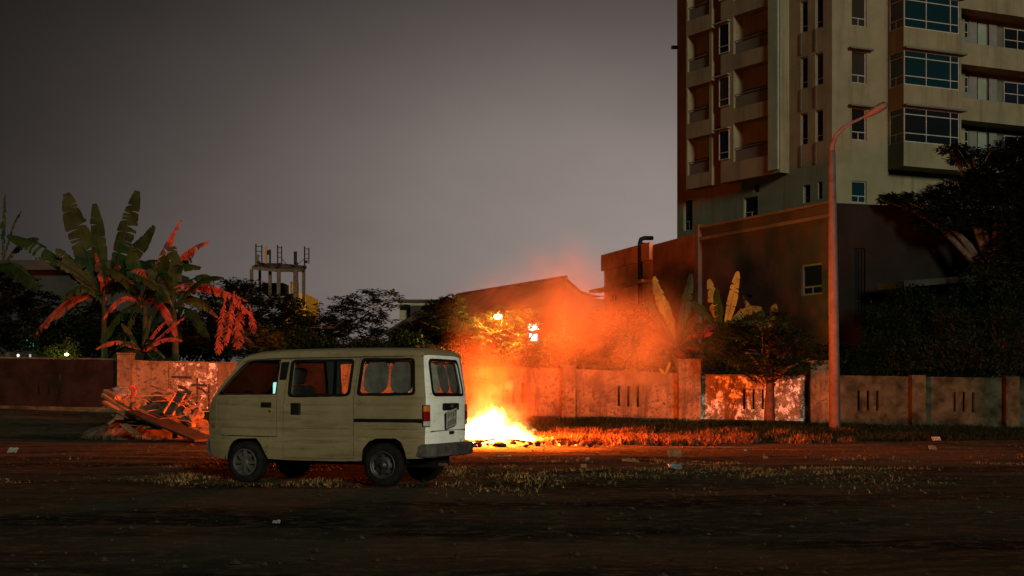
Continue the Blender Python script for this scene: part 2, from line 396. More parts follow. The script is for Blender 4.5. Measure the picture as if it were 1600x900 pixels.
def window(parent, O, U, Nn, u0, u1, z0, z1, inset, vbars=(), hbars=(), mats=None, fw=0.07, sub=True, name='window'):
    fm, pm = mats or (M['frame'], M['pane'])
    mb = MB(); c0 = lambda u, z, d: O + U * u - Nn * d + UPZ * z
    def bar(ua, ub, za, zb, t=0.04): mb.obox(c0((ua+ub)/2, (za+zb)/2, inset), U, Nn, UPZ, (ub-ua)/2, t, (zb-za)/2)
    bar(u0, u0 + fw, z0, z1); bar(u1 - fw, u1, z0, z1); bar(u0 + fw, u1 - fw, z0, z0 + fw); bar(u0 + fw, u1 - fw, z1 - fw, z1)
    for v in vbars:
        v_, za, zb = v if hasattr(v, '__len__') else (v, 0, 1)
        u = u0 + (u1 - u0) * v_; bar(u - fw*0.4, u + fw*0.4, z0 + fw + (z1-z0-2*fw)*za, z0 + fw + (z1-z0-2*fw)*zb, 0.038)
    for h in hbars: z = z0 + (z1 - z0) * h; bar(u0 + fw, u1 - fw, z - fw*0.4, z + fw*0.4, 0.036)
    w = mb.build(name, fm, parent)
    if pm is M['pane']: pm = M[PANES.choice(('pane', 'pane', 'pane', 'pane_curtain', 'pane_blue'))]
    if pm is M['pane_teal']: pm = M[PANES.choice(('pane_teal', 'pane_teal', 'pane_blue', 'pane'))]
    pb = MB(); pb.obox(c0((u0+u1)/2, (z0+z1)/2, inset + 0.02), U, Nn, UPZ, (u1-u0)/2 - fw*0.5, 0.008, (z1-z0)/2 - fw*0.5)
    pb.build('pane', pm, w); return w

PANES = random.Random(21); M['pane_curtain'] = pane('curtained_pane', (0.022, 0.020, 0.016)); M['pane_blue'] = pane('blue_black_pane', (0.006, 0.011, 0.018))
def frame_solver(O, U):
    def u_of(px):
        r = (px - CX) / F; return (r * O.y - O.x) / (U.x - r * U.y)
    def z_of(py, u): return CH + (HY - py) * (O.y + U.y * u) / F
    return u_of, z_of

# ------------------------------------------------------------------ tower
TD = 85.0
TC = Vector(((1300 - CX) * TD / F, TD, 0))
aR, aL = R(67.4), R(35.8)
UR = Vector((math.sin(aR), math.cos(aR), 0)); NR = Vector((UR.y, -UR.x, 0))
UL = Vector((-math.sin(aL), math.cos(aL), 0)); NL = Vector((-UL.y, UL.x, 0))
tower = thing('apartment_tower', 'tall cream apartment tower with bay windows and recessed balconies', 'building', TC)
uR, zR = frame_solver(TC, UR); uL, zL = frame_solver(TC, UL)
FH = 3.82                                     # storey height
Z0 = 5.0; ZT = 37.0
NF = 5
zw = zR(219, uR(1343))                        # sill of the narrow window, lowest typical storey
# --- right face
holes = []; ua, ub = uR(1331), uR(1354)
for k in range(NF): holes.append((ua, ub, zw + FH*k, zw + FH*k + 2.15))
low = (ua, ub, zR(316, ua), zR(282, ua)); holes.append(low)
u_bay0, u_bay1 = uR(1388), uR(1388) + 6.6
u_end = u_bay1 + 12.5
mb = MB(); facade(mb, TC, UR, NR, 0, u_bay1, Z0, ZT, holes, 0.22)
mb.build('wall', M['tower'], tower, recalc=False)
for h in holes[:-1]: window(tower, TC, UR, NR, h[0], h[1], h[2], h[3], 0.16, vbars=((0.5, 0, 0.24),), hbars=(0.26,))
window(tower, TC, UR, NR, low[0], low[1], low[2], low[3], 0.16, vbars=((0.5, 0, 0.3),), hbars=(0.32,), mats=(M['frame'], M['pane_teal']))
for k in range(NF):                           # little hoods over those windows
    mb = MB(); mb.obox(TC + UR*(ua+ub)/2 + NR*0.18 + UPZ*(zw + FH*k + 2.24), UR, NR, UPZ, (ub-ua)/2 + 0.35, 0.2, 0.05); mb.build('window_hood', M['tower_grey'], tower)
# bay column
pr = 1.6; zb0 = zR(262, uR(1388))             # underside of the bay
OB = TC + NR * pr
def zbay(py, u): return CH + (HY - py) * (OB.y + UR.y * u) / F
def u_bay(px):
    r = (px - CX) / F; return (r * OB.y - OB.x) / (UR.x - r * UR.y)
ub0, ub1 = u_bay(1412), u_bay(1502)
sill0 = zbay(221, ub0); head0 = sill0 + 2.33
bay_h = [(ub0 + 0.06, ub1 - 0.15, sill0 + FH*k, sill0 + FH*k + 2.33) for k in range(NF)]
zbase = zbay(259, ub0)
mb = MB(); facade(mb, OB, UR, NR, ub0, ub1, zbase, ZT, bay_h, 0.12)
side_h = [(0.12, pr - 0.06, h[2], h[3]) for h in bay_h]
OS = TC + UR * ub0
facade(mb, OS, NR, -UR, 0, pr, zbase, ZT, side_h, 0.12)
facade(mb, TC + UR * ub1 + NR*pr, -NR, UR, 0, pr, zbase, ZT, [], 0.1)
mb.add([OS + UPZ*zbase, OS + NR*pr + UPZ*zbase, OB + UR*ub1 + UPZ*zbase, TC + UR*ub1 + UPZ*zbase], [(0, 1, 2, 3)])
mb.build('bay', M['tower'], tower)
for h in bay_h:
    window(tower, OB, UR, NR, h[0], h[1], h[2], h[3], 0.08, vbars=(0.40, 0.84), hbars=(0.26, 0.80), fw=0.075, mats=(M['frame'], M['pane_teal']), name='bay_window')
    window(tower, OS, NR, -UR, 0.12, pr - 0.06, h[2], h[3], 0.08, vbars=((0.45, 0, 0.26),), hbars=(0.26, 0.80), fw=0.075, mats=(M['frame'], M['pane_teal']), name='bay_window')
    mb = MB(); mb.obox(OB + UR*((ub0+ub1)/2 + 0.1) + NR*0.08 + UPZ*(h[3] + 0.09), UR, NR, UPZ, (ub1-ub0)/2 + 0.15, 0.25, 0.06); mb.build('bay_hood', M['tower_grey'], tower)
# balcony zone right of the bay
OBal = TC + NR * 1.25
ubl0, ubl1 = ub1 + 0.002, u_end
hb = [(ubl0 + 0.15, ubl1 - 0.2, sill0 + FH*k - 0.35, sill0 + FH*k + 1.95, 1.5, False) for k in range(NF)]
mb = MB(); facade(mb, OBal, UR, NR, ubl0, ubl1, zbase, ZT, hb)
mb.add([OBal + UR*ubl0 + UPZ*zbase, OBal + UR*ubl1 + UPZ*zbase, OBal + UR*ubl1 - NR*1.25 + UPZ*zbase, OBal + UR*ubl0 - NR*1.25 + UPZ*zbase], [(0, 1, 2, 3)])
facade(mb, OBal + UR*ubl1, -NR, UR, 0, 8.0, Z0, ZT, [])
mb.build('balcony_front', M['tower'], tower)
OBk = OBal - NR * 1.5
mb = MB(); facade(mb, OBk, UR, NR, ubl0 - 0.05, ubl1, Z0, ZT, []); mb.build('recess_wall', M['tower_grey'], tower)
for k in range(NF):
    zf = sill0 + FH*k - 0.35
    for j, (wu, ww) in enumerate(((ubl0 + 0.3, 1.9), (ubl0 + 5.4, 2.3), (ubl0 + 9.2, 2.0))):
        window(tower, OBk, UR, NR, wu, wu + ww, zf + 0.03, zf + 1.9, -0.06, vbars=(0.55,), hbars=(0.55,) if j else (0.62,), mats=(M['frame'], M['pane']), name='balcony_door')
    for wu in (ubl0 + 2.55, ubl0 + 4.35):
        mb = MB(); mb.obox(OBk + UR*wu + NR*0.10 + UPZ*(zf + 1.0), UR, NR, UPZ, 0.35, 0.07, 0.95); mb.build('shutter', M['frame_dim'], tower)
    mb = MB(); mb.obox(OBk + UR*(ubl0 + 3.45) + NR*0.05 + UPZ*(zf + 1.0), UR, NR, UPZ, 0.38, 0.03, 0.95); mb.build('wall_strip', M['tower_green'], tower)
    mb = MB(); mb.obox(OBk + UR*(ubl0 + 1.5) + NR*0.35 + UPZ*(zf + 0.36), UR, NR, UPZ, 0.42, 0.2, 0.33); mb.build('air_conditioner', M['frame_dim'], tower)
# --- left face
LE = uL(1058)
u_p0, u_p1 = uL(1233), uL(1216)               # greenish pier
u_b0, u_b1 = uL(1215), uL(1160)               # wide balcony opening
u_w0, u_w1 = uL(1154), uL(1138)               # window beside it
u_c0, u_c1 = uL(1122), uL(1088)               # second balcony opening
holesL = []
tl = []
zl1 = zL(226, uL(1257))
for k in range(NF):
    tl += [(uL(1286), uL(1274), zl1 + FH*k, zl1 + FH*k + 2.15), (uL(1262), uL(1251), zl1 + FH*k, zl1 + FH*k + 2.15)]
zl2 = zL(276, uL(1075))
tn = [(uL(1079), uL(1069), zl2 + FH*k, zl2 + FH*k + 2.1) for k in range(NF + 1)]
t_low = [(uL(1184), uL(1162), zL(341, uL(1172)), zL(308, uL(1172))), (uL(1186), uL(1177), zL(301, uL(1180)), zL(287, uL(1180))),
         (uL(1266), uL(1255), zL(317, uL(1260)), zL(289, uL(1260))), (uL(1285), uL(1278), zL(311, uL(1281)), zL(284, uL(1281))),
         (uL(1082), uL(1068), zL(360, uL(1075)), zL(311, uL(1075)))]
mb = MB(); facade(mb, TC, UL, NL, 0, LE, Z0, ZT, tl + tn + t_low, 0.22); 
facade(mb, TC + UL*LE, UR, -NR*1.0, 0, 10, Z0, ZT, [])
mb.build('wall', M['tower'], tower)
for h in tl + tn: window(tower, TC, UL, NL, *h, 0.16, hbars=(0.20,), fw=0.06)
for i, h in enumerate(t_low): window(tower, TC, UL, NL, *h, 0.16, vbars=((0.5, 0, 0.3),) if i != 1 else (), hbars=(0.3,) if i != 1 else (), fw=0.06)
for h in tl:                                   # shallow vertical channel under each narrow window
    mb = MB(); mb.obox(TC + UL*(h[1] - 0.02) + NL*0.03 + UPZ*(h[2] - 0.75), UL, NL, UPZ, 0.07, 0.03, 0.72); mb.build('drain_channel', M['tower_grey'], tower)
# projecting balcony blocks on the left face
def blk(u0, u1, proj, zlow, opening, mat, nm):
    O = TC + NL * proj; mb = MB()
    hs = [(opening[0], opening[1], opening[2] + FH*k, opening[2] + FH*k + opening[3], proj + 0.9, True) for k in range(NF + 1)]
    hs = [h for h in hs if h[3] < ZT]
    facade(mb, O, UL, NL, u0, u1, zlow, ZT, hs)
    facade(mb, O + UL*u0, -NL, -UL, 0, proj, zlow, ZT, [])
    facade(mb, O + UL*u1, -NL, UL, 0, proj, zlow, ZT, [])
    mb.add([O + UL*u0 + UPZ*zlow, O + UL*u1 + UPZ*zlow, O + UL*u1 - NL*proj + UPZ*zlow, O + UL*u0 - NL*proj + UPZ*zlow], [(0, 1, 2, 3)])
    mb.build(nm, mat, tower); return O, hs
zlow1 = zL(268, uL(1225)); zo1 = zL(250, uL(1187))
O1, hs1 = blk(uL(1233), uL(1140), 0.9, zlow1 - 0.2, (u_b0, u_b1, zo1, 2.75), M['tower'], 'balcony_block')
zlow2 = zL(294, uL(1108)); zo2 = zL(273, uL(1105))
O2, hs2 = blk(uL(1126), uL(1086), 0.9, zlow2, (u_c0, u_c1, zo2, 2.7), M['tower'], 'balcony_block')
mb = MB(); mb.obox(TC + UL*(uL(1224)) + NL*0.95 + UPZ*((zlow1 + ZT)/2), UL, NL, UPZ, (uL(1217) - uL(1232))/2, 0.12, (ZT - zlow1)/2 - 0.01); mb.build('pier', M['tower_green'], tower)
for O, hs in ((O1, hs1), (O2, hs2)):
    for h in hs:
        w = h[1] - h[0]
        mb = MB(); mb.obox(O + UL*(h[0] + w*0.55) - NL*1.55 + UPZ*(h[2] + 1.55), UL, NL, UPZ, 0.32, 0.16, 0.26); mb.build('air_conditioner', M['black'], tower)
        mb = MB(); mb.obox(O + UL*(h[0] + w*0.5) - NL*0.12 + UPZ*(h[2] + 0.95), UL, NL, UPZ, w/2 - 0.01, 0.025, 0.03); mb.build('balcony_rail', M['tower_grey'], tower)
        mb = MB(); mb.obox(O + UL*(h[0] + w*0.5) - NL*0.2 + UPZ*(h[2] + 0.45), UL, NL, UPZ, w/2 - 0.015, 0.012, 0.42); mb.build('balcony_panel', M['tower_grey'], tower)
        mb = MB(); mb.obox(O + UL*(h[1] - w*0.3) - NL*(1.72) + UPZ*(h[2] + 1.05), UL, NL, UPZ, 0.45, 0.04, 1.0); mb.build('balcony_door', M['pane'], tower)
for k in range(NF + 1):                         # windows in the slot between the blocks
    z = zL(250, u_w0) + FH*k
    if z + 2.2 < ZT:
        window(tower, TC + NL*0.93, UL, NL, u_w0, u_w1, z, z + 2.1, 0.0, hbars=(0.24,), fw=0.06)
        mb = MB(); mb.obox(TC + UL*((u_w0+u_w1)/2 + 0.15) + NL*1.0 + UPZ*(z + 2.2), UL, NL, UPZ, 0.75, 0.22, 0.05); mb.build('window_hood', M['tower'], tower)
mb = MB(); q = P(1054, 74, (TC + UL*LE).y); mb.box(q.x - 0.25, q.x + 0.4, q.y - 0.1, q.y + 0.1, q.z - 0.12, q.z + 0.12); mb.build('floodlight', M['black'], tower)
mb = MB(); top = [TC + UPZ*ZT, TC + UR*u_end + UPZ*ZT, TC + UR*u_end + UL*LE + UPZ*ZT, TC + UL*LE + UPZ*ZT]; mb.add(top, [(0, 1, 2, 3)]); mb.build('roof', M['tower_grey'], tower)

# ------------------------------------------------------------------ podium in front of the tower
pod = thing('podium_block', 'brown windowed low block standing in front of the tower', 'building', P(1300, 600, 58).xy.to_3d())
PC = Vector(((1305 - CX) * 58 / F, 58, 0))
aB, aA = R(27.5), R(18.0)
UB = Vector((-math.sin(aB), math.cos(aB), 0)); NB = Vector((-UB.y, UB.x, 0))
uB, zB = frame_solver(PC, UB)
uBe = uB(1094); ztB = zB(317, 0)
pw = (uB(1284), uB(1252), zB(461, uB(1268)), zB(412, uB(1268)))
pw2 = (uB(1175), uB(1161), zB(466, uB(1168)), zB(459, uB(1168)))
mb = MB(); facade(mb, PC, UB, NB, 0, uBe, -0.5, ztB, [pw, pw2], 0.2); mb.build('wall', M['podium'], pod)
window(pod, PC, UB, NB, *pw, 0.12, vbars=((0.5, 0, 0.24),), hbars=(0.27,), fw=0.09, mats=(M['frame_dim'], M['pane']))
window(pod, PC, UB, NB, *pw2, 0.12, fw=0.06, mats=(M['frame_dim'], M['pane']))
mb = MB(); mb.obox(PC + UB*(uBe/2) + NB*0.09 + UPZ*(ztB - 0.55), UB, NB, UPZ, uBe/2, 0.1, 0.09); mb.build('string_course', M['podium_trim'], pod)
mb = MB(); mb.obox(PC + UB*(uBe/2) + NB*0.04 + UPZ*(ztB + 0.05), UB, NB, UPZ, uBe/2, 0.14, 0.06); mb.build('parapet_cap', M['podium_trim'], pod)
mb = MB(); mb.obox(PC + UB*uBe + UPZ*(ztB/2 + 0.1), UB, NB, UPZ, 0.16, 0.25, ztB/2 + 0.1); mb.build('corner_pier', M['podium_trim'], pod)
PA = PC + UB * (uBe + 0.16) - NB * 0.3
UA = Vector((-math.sin(aA), math.cos(aA), 0)); NA = Vector((-UA.y, UA.x, 0))
uA, zA = frame_solver(PA, UA)
u1_, u2_ = uA(1020), uA(944)
ztA = zA(371, u1_); ztA2 = zA(399, u2_) 
vw = (uA(963), uA(953), zA(471, uA(958)), zA(460, uA(958)))
M['firelit_wall_dim'] = simple('firelit_dim_render', (0.34, 0.19, 0.13), 0.9, 0.3, 0.8, bs_=0.2)  # firelight put into the colour, weaker on this stretch of wall
mb = MB(); facade(mb, PA, UA, NA, 0, u1_, -0.5, ztB - 0.1, [])
mb.build('wall', M['firelit_wall_dim'], pod)
M['firelit_wall'] = simple('firelit_red_render', (0.85, 0.42, 0.28), 0.9, 0.25, 0.8, bs_=0.2)  # bright reddish colour carries the firelight on this end wall
mb = MB(); facade(mb, PA, UA, NA, u1_, u2_, -0.5, ztA2, [vw], 0.15); facade(mb, PA + UA*u2_, -NA, UA, 0, 9, -0.5, ztA2, [])
mb.build('wall', M['firelit_wall'], pod)
window(pod, PA, UA, NA, *vw, 0.1, vbars=(0.5,), fw=0.08, mats=(M['frame'], M['pane']), name='vent_window')
zl_ = zA(448, uA(975)); mb = MB(); mb.obox(PA + UA*((u1_+u2_)/2 + 0.4) + NA*0.35 + UPZ*zl_, UA, NA, UPZ, (u2_-u1_)/2 + 0.4, 0.35, 0.09); mb.build('ledge', M['firelit_wall'], pod)
mb = MB(); mb.obox(PA + UA*((u1_+u2_)/2) + NA*0.1 + UPZ*(ztA2 - 0.5), UA, NA, UPZ, (u2_-u1_)/2, 0.12, 0.5); mb.build('parapet_band', M['firelit_wall'], pod)
q = P(1000, 372, (PA + UA*uA(1000)).y - 0.6); q2 = P(1019, 372, q.y + 0.4)
mb = MB(); mb.tube([q2, q + Vector((0.25, 0, 0.0)), q + Vector((0.06, 0, -0.07)), q + Vector((0, 0, -0.28)), Vector((q.x, q.y, 0))], 0.13, 10); mb.build('downpipe', M['black'], pod, smooth=True)
mb = MB(); mb.tube([q2 + Vector((0, 0, -0.35)), q + Vector((0.05, 0, -0.3))], 0.05, 6); mb.build('pipe_bracket', M['black'], pod)
M['wing'] = simple('shaded_brown_render', (0.016, 0.013, 0.011), 0.9, 0.3, 0.5)
# wing of the podium on the right, its shade put into the near-black colour
UW = Vector((math.sin(R(74)), math.cos(R(74)), 0)); NW = Vector((UW.y, -UW.x, 0)); uW, zW = frame_solver(PC, UW)
ww = (uW(1335), uW(1352), zW(505, uW(1343)), zW(388, uW(1343)))
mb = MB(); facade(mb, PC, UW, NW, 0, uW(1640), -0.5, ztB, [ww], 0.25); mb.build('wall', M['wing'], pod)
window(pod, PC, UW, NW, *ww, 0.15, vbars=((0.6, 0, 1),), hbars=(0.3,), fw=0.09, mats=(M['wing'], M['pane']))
M['canopy'] = simple('grey_canopy_slab', (0.045, 0.042, 0.036), 0.9, 0.2, 1)
mb = MB(); a_, b_ = P(1392, 446, 56.5), P(1528, 435, 59); mb.beam(a_, b_, 1.6, 0.28); mb.build('entrance_canopy', M['canopy'], pod)
for px in (1420, 1490):
    q = P(px, 450, 57.6); mb = MB(); mb.box(q.x - 0.15, q.x + 0.15, q.y - 0.15, q.y + 0.15, -0.2, q.z - 0.0); mb.build('canopy_post', M['wing'], pod)
mb = MB(); mb.add([PC + UPZ*(ztB - 0.02), PC + UW*uW(1640) + UPZ*(ztB - 0.02), PC + UW*uW(1640) + UB*20 + UPZ*(ztB - 0.02), PC + UB*uBe + UPZ*(ztB - 0.02)], [(0, 1, 2, 3)]); mb.build('roof', M['podium'], pod)

# ------------------------------------------------------------------ houses behind the wall
# gabled hall behind the smoke: ridge from near right to far left
hall = thing('gabled_hall', 'gabled tiled hall roof looming behind the smoke', 'building', P(800, 600, 95).xy.to_3d())
r0, r1 = P(885, 434, 93), P(716, 461, 110)
e0, e1 = P(928, 461, 96), P(640, 520, 90)
eN0, eN1 = P(880, 520, 88), P(640, 522, 104)
mb = MB(); th = Vector((0, 0, -0.18))
mb.add([r0, r1, eN1, eN0], [(0, 1, 2, 3)]); mb.add([r0 + th, r1 + th, eN1 + th, eN0 + th], [(3, 2, 1, 0)])
mb.add([r0, eN0, eN0 + th, r0 + th], [(0, 1, 2, 3)]); mb.add([eN0, eN1, eN1 + th, eN0 + th], [(0, 1, 2, 3)])
mid = r0.lerp(e0, 0.55) + Vector((0, 0, -0.28)); far = e0 + (r1 - r0); midf = mid + (r1 - r0)
mb.add([r0, mid, midf, r1], [(0, 1, 2, 3)]); mb.add([mid, e0, far, midf], [(0, 1, 2, 3)])
ext = P(946, 463, 99); mb.add([e0, ext, ext + (r1 - r0), far], [(0, 1, 2, 3)])
mb.build('roof', M['roof'], hall)
mb = MB(); mb.tube([r0 + Vector((0, 0, 0.05)), r1 + Vector((0, 0, 0.05))], 0.12, 6); mb.build('ridge_cap', M['roof'], hall)
gl = lambda q: Vector((q.x, q.y, -0.3))
mb = MB(); g0, g1, g2 = eN0 + Vector((0.1, 0.5, 0)), r0 + Vector((0, 0.5, -0.2)), ext + Vector((0, 0.4, -0.2))
md = mid + Vector((0, 0.5, -0.2)); ed = e0 + Vector((0, 0.45, -0.2))
mb.add([gl(g0), gl(g2), g2, ed, md, g1, g0], [(0, 1, 2, 3, 4, 5, 6)]); 
h0 = eN1 + Vector((0.4, 0.5, 0)); mb.add([gl(g0), g0, h0, gl(h0)], [(0, 1, 2, 3)]); mb.build('wall', M['house_wall'], hall)
# a lit window of that hall
lw = P(833, 518, 87); wwin = MB(); wwin.box(lw.x - 0.42, lw.x + 0.42, lw.y - 0.05, lw.y + 0.05, lw.z - 0.80, lw.z + 0.60)
wroot = wwin.build('window', M['frame'], hall, label='small brightly lit window')
M['lit_white'] = emit('lit_window_glass', (1.0, 0.93, 0.75), 9.0)
for z0, z1 in ((0.03, 0.52), (-0.60, -0.15)):
    mb = MB(); w_ = 0.38 if z0 > 0 else 0.25
    mb.box(lw.x - w_, lw.x + w_, lw.y - 0.09, lw.y - 0.06, lw.z + z0, lw.z + z1); mb.build('pane', M['lit_white'], wroot)
# dark roofed house left of it
h2 = thing('hip_roof_house', 'dark hip roofed house with pale gable wall left of the smoke', 'building', P(660, 600, 78).xy.to_3d())
mb = MB(); a_, b_, c_, d_ = P(596, 521, 74), P(725, 525, 74), P(700, 462, 80), P(668, 478, 80)
a2, b2 = P(600, 518, 88), P(730, 518, 88)
mb.add([a_, b_, c_, d_, a2, b2], [(0, 1, 2, 3), (0, 3, 4), (3, 2, 5, 4), (1, 5, 2), (0, 4, 5, 1)]); mb.build('roof', M['roof'], h2)
mb = MB(); q0, q1 = P(612, 519, 76), P(720, 519, 76); mb.box(q0.x, q1.x, 76, 86, -0.3, q0.z); mb.build('wall', M['pale_wall'], h2)
# small far building with a dark top floor window
h3 = thing('far_flat_block', 'small far pale block with dark top opening above the house roof', 'building', P(650, 600, 130).xy.to_3d())
q0, q1 = P(624, 472, 130), P(684, 472, 130); mb = MB(); mb.box(q0.x, q1.x, 130, 140, -1, q0.z); mb.build('wall', M['pale_wall'], h3)
q2, q3 = P(625.5, 476, 129.9), P(641, 484, 129.9); mb = MB(); mb.box(q2.x, q3.x, 129.86, 129.98, q3.z, q2.z); mb.build('window', M['pane'], h3)
mb = MB(); mb.box(q0.x - 0.2, q1.x + 0.2, 129.7, 140.2, q0.z + 0.002, q0.z + 0.25); mb.build('roof', M['roof'], h3)
mb = MB(); q4 = P(656, 478, 129.4); mb.box(q4.x - 0.9, q1.x, 128.6, 129.68, -1, q4.z); mb.build('side_wing', M['grey_wall'], h3)
# dim house behind the banana plants
h4 = thing('dim_flat_house', 'dim grey flat roofed house behind the tall banana plants', 'building', P(60, 600, 66).xy.to_3d())
q0, q1 = P(-80, 424, 66), P(212, 424, 66); qz = P(0, 424, 66).z
wu = [(P(20, 0, 66).x - q0.x, P(76, 0, 66).x - q0.x, P(0, 516, 66).z, P(0, 458, 66).z), (P(92, 0, 66).x - q0.x, P(128, 0, 66).x - q0.x, P(0, 480, 66).z, P(0, 445, 66).z)]
ww4 = (P(38, 0, 66).x - q0.x, P(54, 0, 66).x - q0.x, P(0, 544, 66).z, P(0, 529, 66).z)
Oh = Vector((q0.x, 66, 0)); UX = Vector((1, 0, 0)); NY = Vector((0, -1, 0))
mb = MB(); facade(mb, Oh, UX, NY, 0, q1.x - q0.x, -0.4, qz, [ww4], 0.2); facade(mb, Oh + UX*(q1.x - q0.x), -NY, UX, 0, 8, -0.4, qz, []); mb.build('wall', M['grey_wall'], h4)
for h in wu:
    mb = MB(); mb.obox(Oh + UX*(h[0]+h[1])/2 + NY*0.03 + UPZ*(h[2]+h[3])/2, UX, NY, UPZ, (h[1]-h[0])/2, 0.03, (h[3]-h[2])/2); mb.build('pale_panel', M['grey_wall'], h4)
mb = MB(); mb.box(q0.x, q1.x + 0.5, 65.2, 75, qz + 0.002, qz + 0.5); mb.build('roof_slab', M['grey_wall'], h4)
M['lit_green'] = emit('lit_green_glass', (0.25, 1.0, 0.55), 0.42)
gw = window(h4, Oh, UX, NY, *ww4, 0.1, vbars=(0.33, 0.66), hbars=(0.33, 0.66), fw=0.06, mats=(M['black'], M['lit_green'])); gw['label'] = 'small window glowing pale green'

# ------------------------------------------------------------------ rooftop antenna platform
AD = 120.0
ant = thing('antenna_platform', 'rooftop steel platform carrying phone antennas above the trees', 'antenna mast', P(436, 600, AD).xy.to_3d())
A = lambda px, py, dd=0: P(px, py, AD + dd)
mb = MB(); d0 = [A(393, 421), A(433, 425), A(470, 425, -1), A(479, 420, 1), A(440, 416, 3), A(405, 415, 3)]
mb.add(d0 + [v + Vector((0, 0, 0.28)) for v in d0], [(5, 4, 3, 2, 1, 0), (6, 7, 8, 9, 10, 11)] + [(i, (i+1) % 6, (i+1) % 6 + 6, i + 6) for i in range(6)]); mb.build('deck', M['rust'], ant)
for px, dd, w in ((393, 0, 0.14), (406, 3, 0.11), (422, 1, 0.14), (435.5, 0, 0.16), (462, -1, 0.2), (474.5, 1, 0.14)):
    q = A(px, 421, dd); mb = MB(); mb.box(q.x - w, q.x + w, q.y - w, q.y + w, A(0, 475).z, q.z); mb.build('post', M['rust'], ant)
def mast(px, top, bot, r=0.06):
    mb = MB(); mb.tube([A(px, bot), A(px, top)], r, 5); return mb
for a_, b_, t_ in ((400, 409, 381), (434, 440, 383), (476, 482.5, 385)):
    mb = mast(a_, t_, 417, 0.07); mb.tube([A(b_, t_ + 2), A(b_, 412)], 0.06, 5)
    for yy in (t_ + 4, t_ + 12, t_ + 19): mb.tube([A(a_, yy), A(b_, yy)], 0.04, 4)
    mb.build('antenna_frame', M['dark_metal'], ant)
for px, t_, b_, w, mt in ((415.5, 384, 412, 0.10, 'orange_panel'), (422, 390, 416, 0.07, 'dark_metal'), (461.5, 393, 412, 0.14, 'dark_metal'), (402, 398, 414, 0.12, 'rust'), (419, 391, 398, 0.12, 'dark_metal')):
    q = A(px, 400); mb = MB(); mb.box(q.x - w, q.x + w, q.y - 0.1, q.y + 0.1, A(0, b_).z, A(0, t_).z); mb.build('antenna_panel', M[mt], ant)
for px, yy in ((437, 413), (463, 412), (476, 417), (478, 409), (404, 410)):
    mb = MB(); q = A(px, yy); mb.lathe([(0.01, -0.14), (0.15, -0.1), (0.17, 0.1), (0.01, 0.14)], 8, Matrix.Translation(q)); mb.build('radio_unit', M['dark_metal'], ant)
mb = MB(); mb.tube([A(441, 405), A(452, 418)], 0.035, 4); mb.tube([A(453, 418), A(462, 411)], 0.035, 4); mb.tube([A(464, 414), A(475, 405)], 0.035, 4); mb.build('stay', M['dark_metal'], ant)
q0, q1 = A(454, 440, 1.6), A(464, 458, 1.6); mb = MB(); mb.box(q0.x, q1.x, q0.y, q0.y + 1, q1.z, q0.z); mb.build('stair_head', M['sodium_lit'], ant)
ab = thing('sodium_lit_roof_block', 'rooftop block coloured as if sodium lit under the antenna platform', 'building', P(460, 600, 124).xy.to_3d())
q0, q1 = P(446, 459, 124), P(478, 470, 124); mb = MB(); mb.box(q0.x, q1.x, 124, 132, -1, q0.z); mb.build('wall', M['sodium_lit'], ab)
mb = MB(); mb.box(P(440, 0, 124).x, q0.x - 0.01, 124.4, 131, -1, q0.z - 0.3); mb.build('side_wall', M['sodium_lit'], ab)
q0 = P(424, 442, 126); mb = MB(); mb.box(q0.x - 0.9, q0.x + 1.2, 126, 129, P(0, 459, 126).z, q0.z); mb.build('water_tank', M['grey_wall'], ab)
# ------------------------------------------------------------------ the van
VA = R(21.0); vc, vk = math.cos(VA), math.sin(VA); VX0, VD0 = -1.117, 16.3
HW = 0.69
van = thing('delivery_van', 'dirty white boxy minivan parked side on in front of the fire', 'van', (VX0 + vk*HW, VD0 + vc*HW, 0.0), math.pi - VA)
def sz(px, py):
    r = (px - CX) / F; s = (VX0 - r * VD0) / (vc + r * vk); D = VD0 + s * vk
    return (s, CH + (HY - py) * D / F)
def Yside(s, z):
    y = HW
    if z > 1.15: y -= 0.085 * ((z - 1.15) / 0.55) ** 1.25
    if z < 0.55: y -= 0.03 * ((0.55 - z) / 0.2) ** 2
    if s > 2.75: y -= 0.13 * ((s - 2.75) / 0.57) ** 2.2
    if s < 0.14: y -= 0.045 * ((0.14 - max(s, 0)) / 0.14) ** 2
    for cz, dep, wd in ((1.04, 0.006, 0.012), (0.735, 0.008, 0.012), (0.63, 0.004, 0.01), (0.575, 0.004, 0.01)):
        d = abs(z - cz)
        if d < wd: y -= dep * (1 - d / wd)
    return y
def round_poly(pts, r, n=5):
    out = []; L = len(pts); pts = [Vector(p) for p in pts]
    for i in range(L):
        p, a, b_ = pts[i], pts[i-1], pts[(i+1) % L]
        da, db = (a - p), (b_ - p); rr = min(r, da.length * 0.45, db.length * 0.45)
        A_, B_ = p + da.normalized() * rr, p + db.normalized() * rr
        for k in range(n + 1):
            t = k / n; out.append((A_ * (1-t)**2 + p * 2*t*(1-t) + B_ * t*t))
    return [tuple(q) for q in out]
def inside(p, poly):
    x, y = p; c_ = False; j = len(poly) - 1
    for i in range(len(poly)):
        xi, yi = poly[i]; xj, yj = poly[j]
        if (yi > y) != (yj > y) and x < (xj - xi) * (y - yi) / (yj - yi) + xi: c_ = not c_
        j = i
    return c_
def dist_poly(p, poly):
    best = 9; p = Vector(p)
    for i in range(len(poly)):
        a, b_ = Vector(poly[i-1]), Vector(poly[i]); d = b_ - a
        t = max(0, min(1, (p - a).dot(d) / max(1e-9, d.length_squared))); best = min(best, (a + d*t - p).length)
    return best
